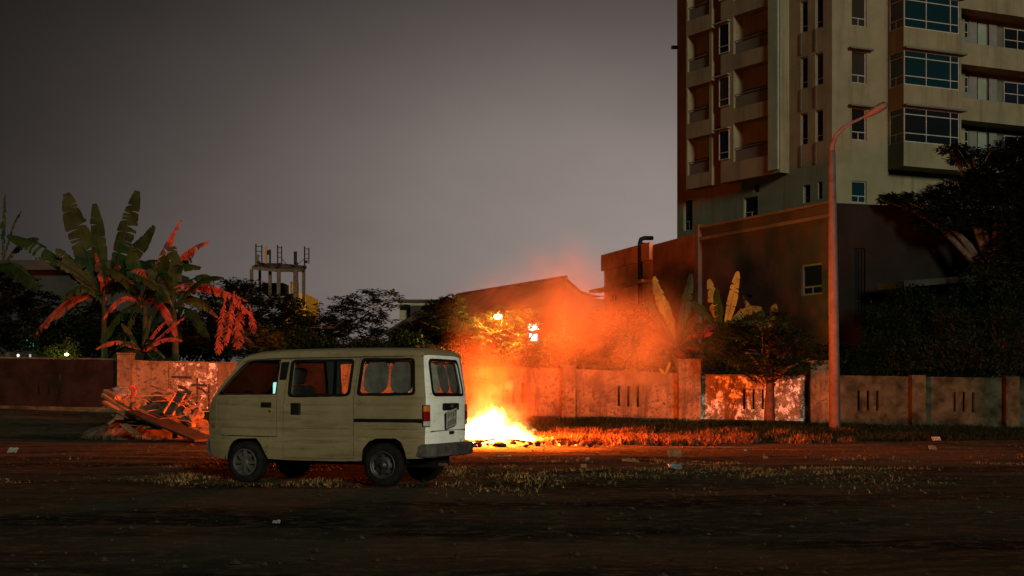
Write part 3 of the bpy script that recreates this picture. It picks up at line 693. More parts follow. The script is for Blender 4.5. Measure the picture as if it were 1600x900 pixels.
ZROWS = [0.40, 0.50, 0.565, 0.575, 0.585, 0.62, 0.63, 0.64, 0.68, 0.723, 0.735, 0.747, 0.80, 0.90, 0.98, 1.028, 1.04, 1.052, 1.10, 1.15, 1.20, 1.28, 1.36, 1.44, 1.52, 1.60, 1.66]
def densify(poly, st=0.08):
    out = []
    for i in range(len(poly)):
        a, b_ = Vector(poly[i]), Vector(poly[(i+1) % len(poly)]); n = max(1, int((b_-a).length / st))
        for k in range(n): out.append(tuple(a.lerp(b_, k / n)))
    return out
def sheet(outline, holes, xs, zs, mapf):
    loops = [densify(outline)] + [densify(h) for h in holes]
    pts, edges = [], []
    for lp in loops:
        n0 = len(pts); pts += [Vector(p) for p in lp]; edges += [(n0 + i, n0 + (i+1) % len(lp)) for i in range(len(lp))]
    for x in xs:
        for z in zs:
            if inside((x, z), loops[0]) and not any(inside((x, z), h) for h in loops[1:]) and min(dist_poly((x, z), lp) for lp in loops) > 0.008: pts.append(Vector((x, z)))
    v, e, f, *_ = delaunay_2d_cdt(pts, edges, [], 0, 1e-5)
    mb = MB(); mb.v = [Vector(mapf(p[0], p[1])) for p in v]
    for t in f:
        c_ = sum((v[i] for i in t), Vector((0, 0))) / len(t)
        if inside(c_, loops[0]) and not any(inside(c_, h) for h in loops[1:]): mb.f.append(tuple(t))
    return mb
XS = [i * 0.12 for i in range(-1, 30)]
def thick(o, t=0.018):
    m_ = o.modifiers.new('thickness', 'SOLIDIFY'); m_.thickness = t; m_.offset = 0; e_ = o.modifiers.new('edges', 'EDGE_SPLIT'); e_.split_angle = R(38); return o

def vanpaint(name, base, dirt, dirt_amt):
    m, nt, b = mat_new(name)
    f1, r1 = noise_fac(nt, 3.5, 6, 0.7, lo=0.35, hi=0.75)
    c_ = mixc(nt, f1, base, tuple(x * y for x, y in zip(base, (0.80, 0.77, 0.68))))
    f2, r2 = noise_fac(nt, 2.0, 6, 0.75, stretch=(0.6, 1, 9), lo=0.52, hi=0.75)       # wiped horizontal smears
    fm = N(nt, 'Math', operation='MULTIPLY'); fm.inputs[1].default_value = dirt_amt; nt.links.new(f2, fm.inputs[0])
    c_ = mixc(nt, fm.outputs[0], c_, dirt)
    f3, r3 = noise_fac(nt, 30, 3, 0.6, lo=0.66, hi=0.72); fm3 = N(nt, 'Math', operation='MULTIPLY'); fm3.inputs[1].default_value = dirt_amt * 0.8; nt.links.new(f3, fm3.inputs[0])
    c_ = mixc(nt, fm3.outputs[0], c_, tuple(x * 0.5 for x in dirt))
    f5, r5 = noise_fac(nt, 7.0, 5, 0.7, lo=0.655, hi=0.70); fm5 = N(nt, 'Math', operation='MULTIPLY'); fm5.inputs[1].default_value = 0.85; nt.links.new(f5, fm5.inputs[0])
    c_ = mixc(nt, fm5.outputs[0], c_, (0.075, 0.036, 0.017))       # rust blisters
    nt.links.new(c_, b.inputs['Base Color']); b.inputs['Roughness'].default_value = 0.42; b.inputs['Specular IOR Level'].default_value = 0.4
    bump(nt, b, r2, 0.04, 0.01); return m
M['van'] = vanpaint('dusty_dimmed_paint', (0.215, 0.178, 0.100), (0.07, 0.053, 0.027), 0.8)  # dusty white, with the dimmer light on the side put into the colour
M['van_rear'] = vanpaint('cleaner_lit_paint', (0.90, 0.95, 0.92), (0.40, 0.36, 0.28), 0.5)  # cleaner white, kept bright in place of stronger light on the rear
M['van_glass'] = glass('tinted_glass', (0.94, 0.94, 0.93), 0.04); M['van_glass_dark'] = glass('dark_tinted_glass', (0.34, 0.34, 0.34))
M['shade'] = simple('foil_sunshade', (0.5, 0.62, 0.52), 0.45, 0.35, 7, bs_=0.6, metal=0.15)
M['shade_mesh'] = simple('mesh_sunshade', (0.17, 0.185, 0.16), 0.6, 0.35, 7, bs_=0.6)
M['amber'] = simple('amber_lens', (0.75, 0.22, 0.02), 0.2, 0.1, 3); M['red_lens'] = simple('red_lens', (0.30, 0.008, 0.012), 0.15, 0.1, 3); M['clear_lens'] = simple('clear_lens', (0.6, 0.6, 0.6), 0.15, 0.1, 3)
M['seat'] = simple('dark_seat_cloth', (0.03, 0.028, 0.027), 0.9, 0.3, 10)
M['bumper'] = simple('scuffed_grey_bumper', (0.10, 0.097, 0.088), 0.7, 0.35, 8)
M['plate'] = simple('number_plate', (0.50, 0.47, 0.42), 0.6, 0.25, 9)

outl = [(661,716),(663,660),(663,619),(660,590),(656.5,556),(655.6,553.5),(550,555),(450,556.5),(410,557),(392,558.5),(380,562.5),(371,569),(345,600),(326,624),(320,640),(319.5,673),(322,712),(350,718),
        (352,712),(358,697),(365,689),(373,685),(401,684.5),(408,694),(417,716.5),(441,718.5),(520,720.5),(563,720),(564,712),(567,701),(576,690),(588,685),(618,685),(627,691),(632,703),(634.5,717)]
outl = [sz(*p) for p in outl]
door = [sz(*p) for p in [(433,559.5),(393,561),(383,564.5),(371,575),(346,605),(335.5,622),(334,672),(345,680.5),(403,682.5),(433,682.5)]]
slid = [sz(*p) for p in [(451,558.5),(559.5,557.5),(553.5,620),(552.5,716.5),(441.5,716),(442,640),(444,618)]]
rq_o = round_poly([sz(*p) for p in [(562,559.5),(645,559),(649.5,617.5),(558,618.5)]], 0.06)
rq_i = round_poly([sz(*p) for p in [(566,563),(641.5,562.5),(645.5,613.5),(562.5,614.5)]], 0.05)
fd_i = round_poly([sz(*p) for p in [(430.5,615),(434,563),(393,564),(384,567.5),(374,577),(340,615.5)]], 0.015)
fd_o = round_poly([sz(*p) for p in [(431.7,616.5),(435.2,561.5),(393,562.5),(383.5,566),(373,575.5),(337.8,616.8)]], 0.02)
sl_o = round_poly([sz(*p) for p in [(452,562),(551,560.5),(547.5,619),(450,620.5)]], 0.07)
sl_i = round_poly([sz(*p) for p in [(456.5,565.5),(547,564),(543.5,615),(455,616.5)]], 0.05)
vent = [sz(*p) for p in [(436.7,566),(449,565),(446,593.5),(436,593.5)]]
def shrink(poly, d):
    n = len(poly); c_ = Vector((sum(p[0] for p in poly)/n, sum(p[1] for p in poly)/n)); out = []
    for i in range(n):
        p, a, b_ = Vector(poly[i]), Vector(poly[i-1]), Vector(poly[(i+1) % n])
        e1, e2 = (p - a).normalized(), (b_ - p).normalized(); n1, n2 = Vector((-e1.y, e1.x)), Vector((-e2.y, e2.x)); nn = (n1 + n2).normalized()
        area = sum(poly[j-1][0]*poly[j][1] - poly[j][0]*poly[j-1][1] for j in range(n)); sg = 1 if area > 0 else -1
        out.append(tuple(p + nn * sg * d))
    return out
for side in (1, -1):
    mp = lambda off: (lambda s, z: (s, side * (Yside(s, z) + off), z))
    sd_ = lambda o: o
    def mk(name, outline, holes, mat, off=0.0, t=0.018, smooth=True, parent=van):
        mb = sheet(outline, holes, XS, ZROWS, mp(off)); o = mb.build(name, mat, parent, smooth=smooth, local=True, recalc=True); return thick(o, t)
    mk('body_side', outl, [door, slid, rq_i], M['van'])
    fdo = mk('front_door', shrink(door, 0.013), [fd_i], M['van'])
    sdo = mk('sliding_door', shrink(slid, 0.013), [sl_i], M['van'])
    # dark backing behind the shut lines
    mk('door_seal', shrink(door, -0.025), [shrink(door, 0.03)], M['black'], off=-0.02, t=0.006); mk('door_seal', shrink(slid, -0.025), [shrink(slid, 0.03)], M['black'], off=-0.02, t=0.006)
    mk('window_seal', rq_o, [rq_i], M['black'], off=0.011, t=0.014); mk('window_seal', sl_o, [sl_i], M['black'], off=0.011, t=0.014, parent=sdo); mk('window_seal', fd_o, [fd_i], M['black'], off=0.0095, t=0.01, parent=fdo)
    mk('window_glass', shrink(fd_i, -0.01), [], M['van_glass_dark'], off=-0.012, t=0.004, parent=fdo)
    mk('window_glass', shrink(sl_i, -0.01), [], M['van_glass'], off=-0.012, t=0.004, parent=sdo)
    mk('window_glass', shrink(rq_i, -0.01), [], M['van_glass'], off=-0.012, t=0.004)
    mk('pillar_vent', vent, [], M['black'], off=0.012, t=0.01)
    # handles, rail
    a_, b_ = sz(408, 628.5), sz(424.5, 637)
    def hbox(nm, a_, b_, dep, mat, parent, bev=0.008, off=0.0):
        mb = MB(); ym = Yside((a_[0]+b_[0])/2, (a_[1]+b_[1])/2) + off
        mb.box(min(a_[0], b_[0]), max(a_[0], b_[0]), side*ym - dep, side*ym + dep, min(a_[1], b_[1]), max(a_[1], b_[1]))
        return bevel(mb.build(nm, mat, parent, local=True), bev)
    hbox('door_handle', a_, b_, 0.018, M['black'], fdo); hbox('door_lock', sz(420, 641), sz(423, 644), 0.014, M['black'], fdo, 0.003)
    h_ = hbox('door_handle', sz(454.5, 629.5), sz(469, 648.5), 0.014, M['black'], sdo); 
    hbox('handle_pull', sz(467, 630), sz(470.5, 648), 0.02, M['steel'], sdo, 0.004, 0.006)
    hbox('door_rail', sz(553.5, 654), sz(661, 660.5), 0.012, M['black'], van, 0.004, 0.003)
# roof
secs = []
def gut(s):
    pts = [(-0.05, 1.69), (0.07, 1.705), (0.5, 1.70), (2.2, 1.69), (2.62, 1.67), (2.72, 1.64), (2.80, 1.58), (2.9, 1.48)]
    for (a, za), (c_, zc) in zip(pts, pts[1:]):
        if s <= c_: return za + (zc - za) * (s - a) / (c_ - a)
    return 1.48
for s, top in ((0.045, 1.705), (0.055, 1.735), (0.085, 1.762), (0.14, 1.778), (0.25, 1.79), (0.6, 1.80), (1.2, 1.805), (1.8, 1.80), (2.25, 1.79), (2.5, 1.772), (2.64, 1.745), (2.74, 1.71), (2.80, 1.67), (2.83, 1.63)):
    zg = gut(s); w = Yside(s, zg) + 0.012; ring = [(s, w, zg - 0.03), (s, w + 0.004, zg - 0.012), (s, w + 0.004, zg)]
    for k in range(0, 17):
        a = math.pi * k / 16; cc, ss = math.cos(a), math.sin(a)
        ring.append((s, math.copysign(abs(cc) ** 0.42, cc) * w, zg + (top - zg) * ss ** 0.62))
    ring += [(s, -w - 0.004, zg), (s, -w - 0.004, zg - 0.012), (s, -w, zg - 0.03)]
    secs.append(ring)
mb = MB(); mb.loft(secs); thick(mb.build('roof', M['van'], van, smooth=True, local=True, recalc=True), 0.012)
for side in (1, -1):
    mb = MB(); mb.tube([(s, side * (Yside(s, gut(s)) + 0.018), gut(s) - 0.018) for s in (0.06, 0.4, 1.0, 1.6, 2.2, 2.5, 2.62, 2.72)], 0.009, 6); mb.build('rain_gutter', M['bumper'], van, local=True)
# windscreen and front
wf = []
for z, s in ((1.66, 2.80), (1.5, 2.935), (1.32, 3.075), (1.14, 3.20)):
    w = Yside(min(s - 0.1, 3.3), z) - 0.03; wf.append([(s + 0.10 * math.cos(t * math.pi / 2) - 0.03, w * t, z) for t in [-1, -0.8, -0.5, 0, 0.5, 0.8, 1]])
mb = MB(); mb.loft(wf); mb.build('windscreen', M['van_glass_dark'], van, smooth=True, local=True)
ff = []
for z, s in ((1.145, 3.20), (1.05, 3.25), (0.9, 3.29), (0.72, 3.30), (0.58, 3.30)):
    w = Yside(min(s, 3.3), z) - 0.004; ff.append([(s + 0.09 * math.cos(t * math.pi / 2) - 0.01, w * t, z) for t in [-1, -0.9, -0.6, 0, 0.6, 0.9, 1]])
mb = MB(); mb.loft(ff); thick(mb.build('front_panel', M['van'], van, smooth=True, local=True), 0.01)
bf = []
for z, o_ in ((0.58, 0.03), (0.54, 0.06), (0.42, 0.06), (0.34, 0.0)):
    bf.append([(3.26 + 0.09 * math.cos(t * math.pi / 2) + o_, 0.60 * t, z) for t in [-1, -0.9, -0.6, 0, 0.6, 0.9, 1]])
mb = MB(); mb.loft(bf); thick(mb.build('front_bumper', M['bumper'], van, smooth=True, local=True), 0.02)
for side in (1, -1):
    mb = MB(); mb.lathe([(0.0, 0.05), (0.06, 0.045), (0.085, 0.02), (0.09, 0.0)], 12, Matrix.Translation((3.34, side*0.42, 0.82)) @ Matrix.Rotation(R(90), 4, 'Y')); mb.build('headlight', M['clear_lens'], van, smooth=True, local=True)
    mb = MB(); mb.tube([(3.0, side*0.62, 1.2), (3.02, side*0.74, 1.22)], 0.012, 6); mb.box(2.985, 3.02, side*0.80 - 0.06, side*0.80 + 0.06, 1.14, 1.30)
    if side < 0: bevel(mb.build('door_mirror', M['black'], van, local=True), 0.01)
# rear: corner pieces, hatch, lamps, bumper
def xr(z): return -0.045 + (0.10 * ((z - 1.15) / 0.55) ** 1.1 if z > 1.15 else 0)
def se(z): return 0.07 * (z - 1.15) / 0.55 if z > 1.15 else 0.0
def hy(z): return 0.60 - (0.075 * (z - 1.15) / 0.55 if z > 1.15 else 0)
def rmap(y, z): return (xr(z) + 0.045 * (abs(y) / 0.62) ** 4, y, z)
for side in (1, -1):
    rows = []
    for z in (0.47, 0.6, 0.75, 0.9, 1.05, 1.15, 1.25, 1.38, 1.5, 1.6, 1.68, 1.71):
        p0 = Vector((se(z) + 0.012, side * Yside(se(z), z) + side*0.004, z)); p1 = Vector(rmap(side * hy(z), z)); pc = Vector((p1.x + 0.008, p0.y - side*0.004, z))
        rows.append([p0 * (1-t)**2 + pc * 2*t*(1-t) + p1 * t*t for t in (0, 0.25, 0.5, 0.75, 1)])
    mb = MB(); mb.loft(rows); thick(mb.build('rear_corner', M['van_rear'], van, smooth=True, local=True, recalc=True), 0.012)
ho = round_poly([(-0.594, 0.49), (0.594, 0.49), (0.594, 1.15), (0.535, 1.70), (-0.535, 1.70), (-0.594, 1.15)], 0.05)
hw_i = round_poly([(-0.475, 1.20), (0.475, 1.20), (0.435, 1.62), (-0.435, 1.62)], 0.07); hw_o = round_poly([(-0.515, 1.165), (0.515, 1.165), (0.47, 1.655), (-0.47, 1.655)], 0.09)
YS = [i * 0.1 for i in range(-6, 7)]; ZH = [0.5 + i * 0.08 for i in range(16)]
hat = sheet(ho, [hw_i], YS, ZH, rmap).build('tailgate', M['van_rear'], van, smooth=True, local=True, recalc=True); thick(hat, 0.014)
off = lambda d: (lambda y, z: (rmap(y, z)[0] - d, y, z))
thick(sheet(hw_o, [hw_i], YS, ZH, off(0.010)).build('window_seal', M['black'], hat, smooth=True, local=True), 0.012)
thick(sheet(shrink(hw_i, -0.01), [], YS, ZH, off(-0.01)).build('window_glass', M['van_glass'], hat, smooth=True, local=True), 0.004)
mb = MB(); mb.box(-0.062, -0.046, -0.585, 0.585, 0.716, 0.722); mb.build('shut_line', M['bumper'], hat, local=True)
mb = MB(); mb.box(-0.085, -0.044, -0.24, 0.24, 0.985, 1.075); gar = bevel(mb.build('plate_light_bar', M['black'], hat, local=True), 0.012)
mb = MB(); mb.lathe([(0.0, 0.004), (0.022, 0.003), (0.024, 0.0)], 14, Matrix.Translation((-0.086, 0.0, 1.035)) @ Matrix.Scale(2.4, 4, (0, 1, 0)) @ Matrix.Rotation(R(-90), 4, 'Y')); mb.build('badge', M['alloy'], gar, local=True)
pm = Matrix.Translation((-0.072, -0.01, 0.875)) @ Matrix.Rotation(R(-9), 4, 'X') @ Matrix.Rotation(R(-6), 4, 'Y')
def boxm(mb, M4, x0, x1, y0, y1, z0, z1):
    n = len(mb.v); mb.box(x0, x1, y0, y1, z0, z1)
    for i in range(n, len(mb.v)): mb.v[i] = M4 @ mb.v[i]
mb = MB(); boxm(mb, pm, -0.004, 0.004, -0.165, 0.165, -0.115, 0.115); plate = mb.build('number_plate', M['plate'], hat, local=True)
mb = MB(); boxm(mb, pm, 0.006, 0.012, -0.15, 0.20, -0.135, 0.10); mb.build('plate_backing', M['black'], hat, local=True)
rng = random.Random(5)
mb = MB()
for row, (zc, n_, hh) in enumerate(((0.055, 4, 0.036), (-0.052, 5, 0.036))):
    wch = 0.30 / n_
    for k in range(n_):
        y = 0.15 - wch * (k + 0.5)
        boxm(mb, pm, -0.0062, -0.0045, y - wch*0.30, y - wch*0.14, zc - hh, zc + hh * rng.choice((1, 1, 0.4)))
        boxm(mb, pm, -0.0062, -0.0045, y + wch*0.12, y + wch*0.28, zc - hh * rng.choice((1, 1, 0.2)), zc + hh)
        boxm(mb, pm, -0.0060, -0.0045, y - wch*0.138, y + wch*0.118, zc + rng.choice((-0.8, 0.0, 0.7)) * hh - 0.006, zc + rng.choice((0.0,)) * hh + 0.006) if False else None
        zz = zc + rng.choice((-0.75, 0.0, 0.7)) * hh
        boxm(mb, pm, -0.0060, -0.0045, y - wch*0.138, y + wch*0.118, zz - 0.006, zz + 0.006)
mb.build('worn_characters', M['bumper'], plate, local=True)
mb = MB(); mb.box(-0.075, -0.05, -0.10, 0.03, 0.665, 0.705); bevel(mb.build('tailgate_handle', M['black'], hat, local=True), 0.008)
mb = MB(); mb.box(-0.052, -0.045, -0.44, -0.36, 0.55, 0.63); mb.build('lock_plate', M['van_rear'], hat, local=True)
for side in (1, -1):
    lam = None
    for nm, z0, z1, mt in (('taillight', 0.775, 1.055, 'black'), ('amber_lens', 0.97, 1.045, 'amber'), ('red_lens', 0.85, 0.965, 'red_lens'), ('clear_lens', 0.785, 0.845, 'clear_lens')):
        rows = []; e = 0.010 if nm == 'taillight' else 0.020
        for z in (z0, (z0 + z1) / 2, z1):
            p0 = Vector((0.035, side * (Yside(0.03, z)), z)); p1 = Vector(rmap(side * 0.575, z)); pc = Vector((p1.x, p0.y, z))
            if nm != 'taillight': p0.x -= 0.02; p1.y += side * 0.012
            rows.append([p0*(1-t)**2 + pc*2*t*(1-t) + p1*t*t + Vector((-e*math.sin(t*1.57), side*e*math.cos(t*1.57), 0)) for t in (0, 0.2, 0.4, 0.6, 0.8, 1)])
        mb = MB(); mb.loft(rows); o = thick(mb.build(nm, M[mt], lam or van, smooth=True, local=True, recalc=True), 0.012)
        lam = lam or o
rows = []
for z, e in ((0.385, 0.0), (0.40, 0.04), (0.52, 0.05), (0.545, 0.02)):
    rows.append([(0.16, -0.66 - e*0.4, z), (-0.03, -0.665 - e*0.5, z), (-0.10 - e*0.6, -0.60, z), (-0.12 - e, -0.3, z), (-0.125 - e, 0, z), (-0.12 - e, 0.3, z), (-0.10 - e*0.6, 0.60, z), (-0.03, 0.665 + e*0.5, z), (0.16, 0.66 + e*0.4, z)])
rows.append([(max(p[0], -0.03), p[1] * 0.97, 0.55) for p in rows[-1]])
mb = MB(); mb.loft(rows); thick(mb.build('rear_bumper', M['bumper'], van, local=True, recalc=True), 0.01)
# underbody, floor, interior
mb = MB(); mb.box(0.08, 3.15, -0.60, 0.60, 0.40, 0.46); mb.build('floor_pan', M['black'], van, local=True)
mb = MB(); mb.box(0.9, 2.3, -0.42, 0.42, 0.26, 0.39); mb.box(0.0, 0.5, -0.10, 0.35, 0.24, 0.39); mb.build('underbody', M['black'], van, local=True)
mb = MB(); mb.tube([(0.55, 0.15, 0.26), (0.2, 0.2, 0.27), (-0.12, 0.25, 0.27)], 0.025, 8); mb.build('exhaust_pipe', M['rust'], van, local=True)
mb = MB(); mb.tube([(0.598, -0.6, 0.262), (0.598, 0.6, 0.262)], 0.045, 8); mb.tube([(2.665, -0.55, 0.262), (2.665, 0.55, 0.262)], 0.03, 8); mb.build('axles', M['black'], van, local=True)
for side in (1, -1):                                  # inner wheel housings keep the arches dark
    for xw in (0.598, 2.665):
        mb = MB(); arch = [(xw + 0.33*math.cos(a), 0.30 + 0.33*math.sin(a)) for a in [math.pi*k/10 for k in range(11)]]
        mb.loft([[(x, side*0.66, z) for x, z in arch], [(x, side*0.42, z) for x, z in arch]]); mb.f.append(tuple(range(11, 22))); mb.build('wheel_housing', M['black'], van, local=True)
for yy in (0.30, -0.30):
    st = MB(); st.box(2.05, 2.55, yy - 0.23, yy + 0.23, 0.62, 0.80); seat = bevel(st.build('seat', M['seat'], van, local=True), 0.05, 3)
    bk = MB(); boxm(bk, Matrix.Translation((2.08, yy, 0.8)) @ Matrix.Rotation(R(-12), 4, 'Y'), -0.07, 0.07, -0.23, 0.23, 0, 0.52 if yy > 0 else 0.26); bevel(bk.build('seat_back', M['seat'], seat, local=True), 0.05, 3)
    if yy < 0: continue
    hd = MB(); boxm(hd, Matrix.Translation((2.06, yy, 1.33)) @ Matrix.Rotation(R(-10), 4, 'Y'), -0.05, 0.05, -0.13, 0.13, 0, 0.22); bevel(hd.build('headrest', M['seat'], seat, local=True), 0.045, 3)
bk = MB(); bk.box(0.75, 1.15, -0.55, 0.55, 0.62, 0.78); bench = bevel(bk.build('bench_seat', M['seat'], van, local=True), 0.04)
bk = MB(); boxm(bk, Matrix.Translation((0.78, 0, 0.78)) @ Matrix.Rotation(R(-14), 4, 'Y'), -0.06, 0.06, -0.55, 0.55, 0, 0.42); bevel(bk.build('seat_back', M['seat'], bench, local=True), 0.04)
mb = MB(); mb.box(2.95, 3.22, -0.56, 0.56, 0.85, 1.10); bevel(mb.build('dashboard', M['black'], van, local=True), 0.04)
mb = MB(); mb.tube([Vector((2.80 + 0.10*math.sin(a)*0.5, 0.30 + 0.18*math.cos(a), 1.08 + 0.15*math.sin(a))) for a in [2*math.pi*k/20 for k in range(21)]], 0.014, 6); mb.tube([(2.80, 0.30, 1.08), (2.98, 0.30, 0.98)], 0.02, 6); mb.build('steering_wheel', M['black'], van, local=True)
# added glowing block and light in place of a lamp's reflection on the glass
M['reflection_cyan'] = emit('cool_reflection_glow', (0.45, 1.0, 0.92), 9)
s_, z_ = sz(428, 602); cl = MB(); boxm(cl, Matrix.Translation((s_ + 0.0, Yside(s_, z_) - 0.075, z_ - 0.05)), -0.06, 0.06, -0.03, 0.03, -0.10, 0.09)
glowo = bevel(cl.build('cabin_lamp', M['reflection_cyan'], van, local=True, label='added cool white glow standing in for a lamp reflection on the driver window'), 0.018, 3)
ld = bpy.data.lights.new('cabin_lamp_light', 'POINT'); ld.energy = 0.35; ld.color = (0.35, 1.0, 0.9); ld.shadow_soft_size = 0.04
lo = bpy.data.objects.new('cabin_lamp_light', ld); C.objects.link(lo); lo.parent = van; lo.location = (s_ + 0.10, Yside(s_, z_) - 0.12, z_ + 0.02)
# wheels
def wheel(xw, side, kind):
    Mw = Matrix.Translation((xw, side * 0.60, 0.276)) @ Matrix.Rotation(R(-90 * side), 4, 'X') @ Matrix.Scale(1.055, 4)
    mb = MB(); mb.lathe([(0.165, -0.075), (0.20, -0.085), (0.245, -0.08), (0.259, -0.06), (0.262, 0.0), (0.259, 0.06), (0.245, 0.08), (0.20, 0.085), (0.165, 0.075)], 40, Mw)
    ty = mb.build('wheel', M['rubber'], van, smooth=True, local=True, label='road wheel with black tyre')
    mb = MB()
    for k in range(40):
        a = 2*math.pi*k/40; mm = Mw @ Matrix.Rotation(a, 4, 'Z')
        boxm(mb, mm, 0.257, 0.267, -0.011, 0.011, -0.07, -0.012); boxm(mb, mm, 0.257, 0.267, -0.009, 0.013, 0.012, 0.07)
    tag(mb.build('tread_blocks', M['rubber'], ty, local=True), kind='stuff')
    mb = MB()
    if kind == 'alloy':
        mb.lathe([(0.168, 0.07), (0.172, 0.088), (0.160, 0.092), (0.152, 0.07), (0.150, 0.03), (0.05, 0.02), (0.0, 0.02)], 32, Mw); o = mb.build('rim_dish', M['bumper'], ty, smooth=False, local=True)
        mb = MB(); mb.lathe([(0.172, 0.080), (0.170, 0.094), (0.158, 0.096), (0.150, 0.08)], 32, Mw)
        for k in range(8): boxm(mb, Mw @ Matrix.Rotation(2*math.pi*k/8, 4, 'Z'), 0.03, 0.158, -0.020, 0.020, 0.055, 0.082)
        mb.lathe([(0.05, 0.05), (0.05, 0.086), (0.03, 0.094), (0.0, 0.095)], 16, Mw); mb.build('rim', M['alloy'], ty, local=True)
    else:
        mb.lathe([(0.170, 0.07), (0.174, 0.090), (0.160, 0.094), (0.150, 0.078), (0.140, 0.05), (0.11, 0.055), (0.085, 0.075), (0.06, 0.078), (0.045, 0.07), (0.04, 0.10), (0.0, 0.102)], 32, Mw)
        rim = mb.build('rim', M['steel'], ty, smooth=True, local=True)
        mb = MB()
        for k in range(8): boxm(mb, Mw @ Matrix.Rotation(2*math.pi*(k+0.5)/8, 4, 'Z'), 0.104, 0.132, -0.018, 0.018, 0.045, 0.0585)
        for k in range(5): mb.lathe([(0.010, 0.07), (0.010, 0.086), (0.0, 0.088)], 6, Mw @ Matrix.Translation((0.062*math.cos(k*1.2566), 0.062*math.sin(k*1.2566), 0)))
        tag(mb.build('rim_details', M['black'], ty, local=True), kind='stuff')
for side in (1, -1): wheel(2.665, side, 'alloy'); wheel(0.598, side, 'steel')
# sunshades inside the glass
def shade(outline, mp_, label, mat, hide=None):
    mb = sheet(outline, [], [i*0.07 for i in range(-10, 50)], [0.9 + i*0.07 for i in range(14)], mp_)
    vm = Matrix.Translation(van.location) @ Matrix.Rotation(van.rotation_euler.z, 4, 'Z'); mb.v = [vm @ v for v in mb.v]
    lo_ = min(mb.v, key=lambda v: v.z).copy(); o = mb.build_at('sunshade', mat, lo_, label, 'sunshade', 'folding sunshades inside the van windows', smooth=True); thick(o, 0.006); return o
crink = lambda a, b_: 0.010 * mnoise.noise(Vector((a * 9, b_ * 7, 1.3)))
sp = lambda s, z: (s, Yside(s, z) - 0.055 + crink(s, z), z)
a_ = [sz(*p) for p in [(565, 564), (603, 563.5), (602, 614.5), (563.5, 615)]]; shade(round_poly(a_, 0.16, 7), sp, 'grey oval sunshade in the front half of the rear side window', M['shade_mesh'])
a_ = [sz(*p) for p in [(605.5, 563), (643, 562.5), (642, 613.5), (606, 614.5)]]; shade(round_poly(a_, 0.16, 7), sp, 'creased oval sunshade in the rear half of the rear side window', M['shade_mesh'])
rp = lambda y, z: (rmap(y, z)[0] + 0.05 + crink(y, z), y, z)
for i, (y0, y1, lb, mt) in enumerate(((0.16, 0.47, 'pale green sunshade nearest the corner of the rear window', M['shade']), (-0.15, 0.14, 'middle grey sunshade behind the rear window', M['shade_mesh']), (-0.44, -0.17, 'far grey sunshade behind the rear window', M['shade_mesh']))):
    shade(round_poly([(y0, 1.21), (y1, 1.21), (y1 - 0.03*(i == 0), 1.61), (y0, 1.61)], 0.13, 7), rp, lb, mt)

# ------------------------------------------------------------------ street lamp
LD = 40.0
base = P(1304.5, 672, LD); base.z = gz(base.x, base.y) - 0.05
lamp = thing('street_lamp', 'tall tapered street lamp pole with curved arm, unlit', 'street lamp', base)
mb = MB(); top = P(1300, 236, LD); bz = [base, base.lerp(top, 0.5), top]
mb.tube(bz, [0.175, 0.15, 0.105], 12); mb.build('pole', M['pole'], lamp, smooth=True)
mb = MB(); mb.tube([P(1300, 240, LD), P(1301, 226, LD), P(1306, 213, LD), P(1315, 202, LD), P(1328, 193, LD), P(1345, 185, LD), P(1352, 182, LD)], [0.085, 0.08, 0.07, 0.06, 0.05, 0.045, 0.04], 10); mb.build('arm', M['pole'], lamp, smooth=True)
mb = MB(); a_, b_ = P(1349, 183.5, LD), P(1387, 161.5, LD); d_ = (b_ - a_); n_ = 8
rings = []
for k in range(n_ + 1):
    t = k / n_; w = 0.05 + 0.17 * math.sin(min(1, t * 1.25) * math.pi * 0.62); hgt = 0.04 + 0.09 * math.sin(t * math.pi * 0.75)
    if k == n_: w, hgt = 0.05, 0.02
    p = a_ + d_ * t; up = Vector((-d_.z, 0, d_.x)).normalized()
    rings.append([p + Vector((0, w * math.cos(a), 0)) + up * (hgt * math.sin(a)) for a in [2*math.pi*j/10 for j in range(10)]])
mb.loft(rings, closed=True, caps=True); mb.build('lamp_head', M['pole'], lamp, smooth=True)
mb = MB(); mb.lathe([(0.26, 0.0), (0.26, 0.06), (0.2, 0.10)], 12, Matrix.Translation(base + Vector((0, 0, 0.03)))); mb.build('base_flange', M['pole'], lamp)

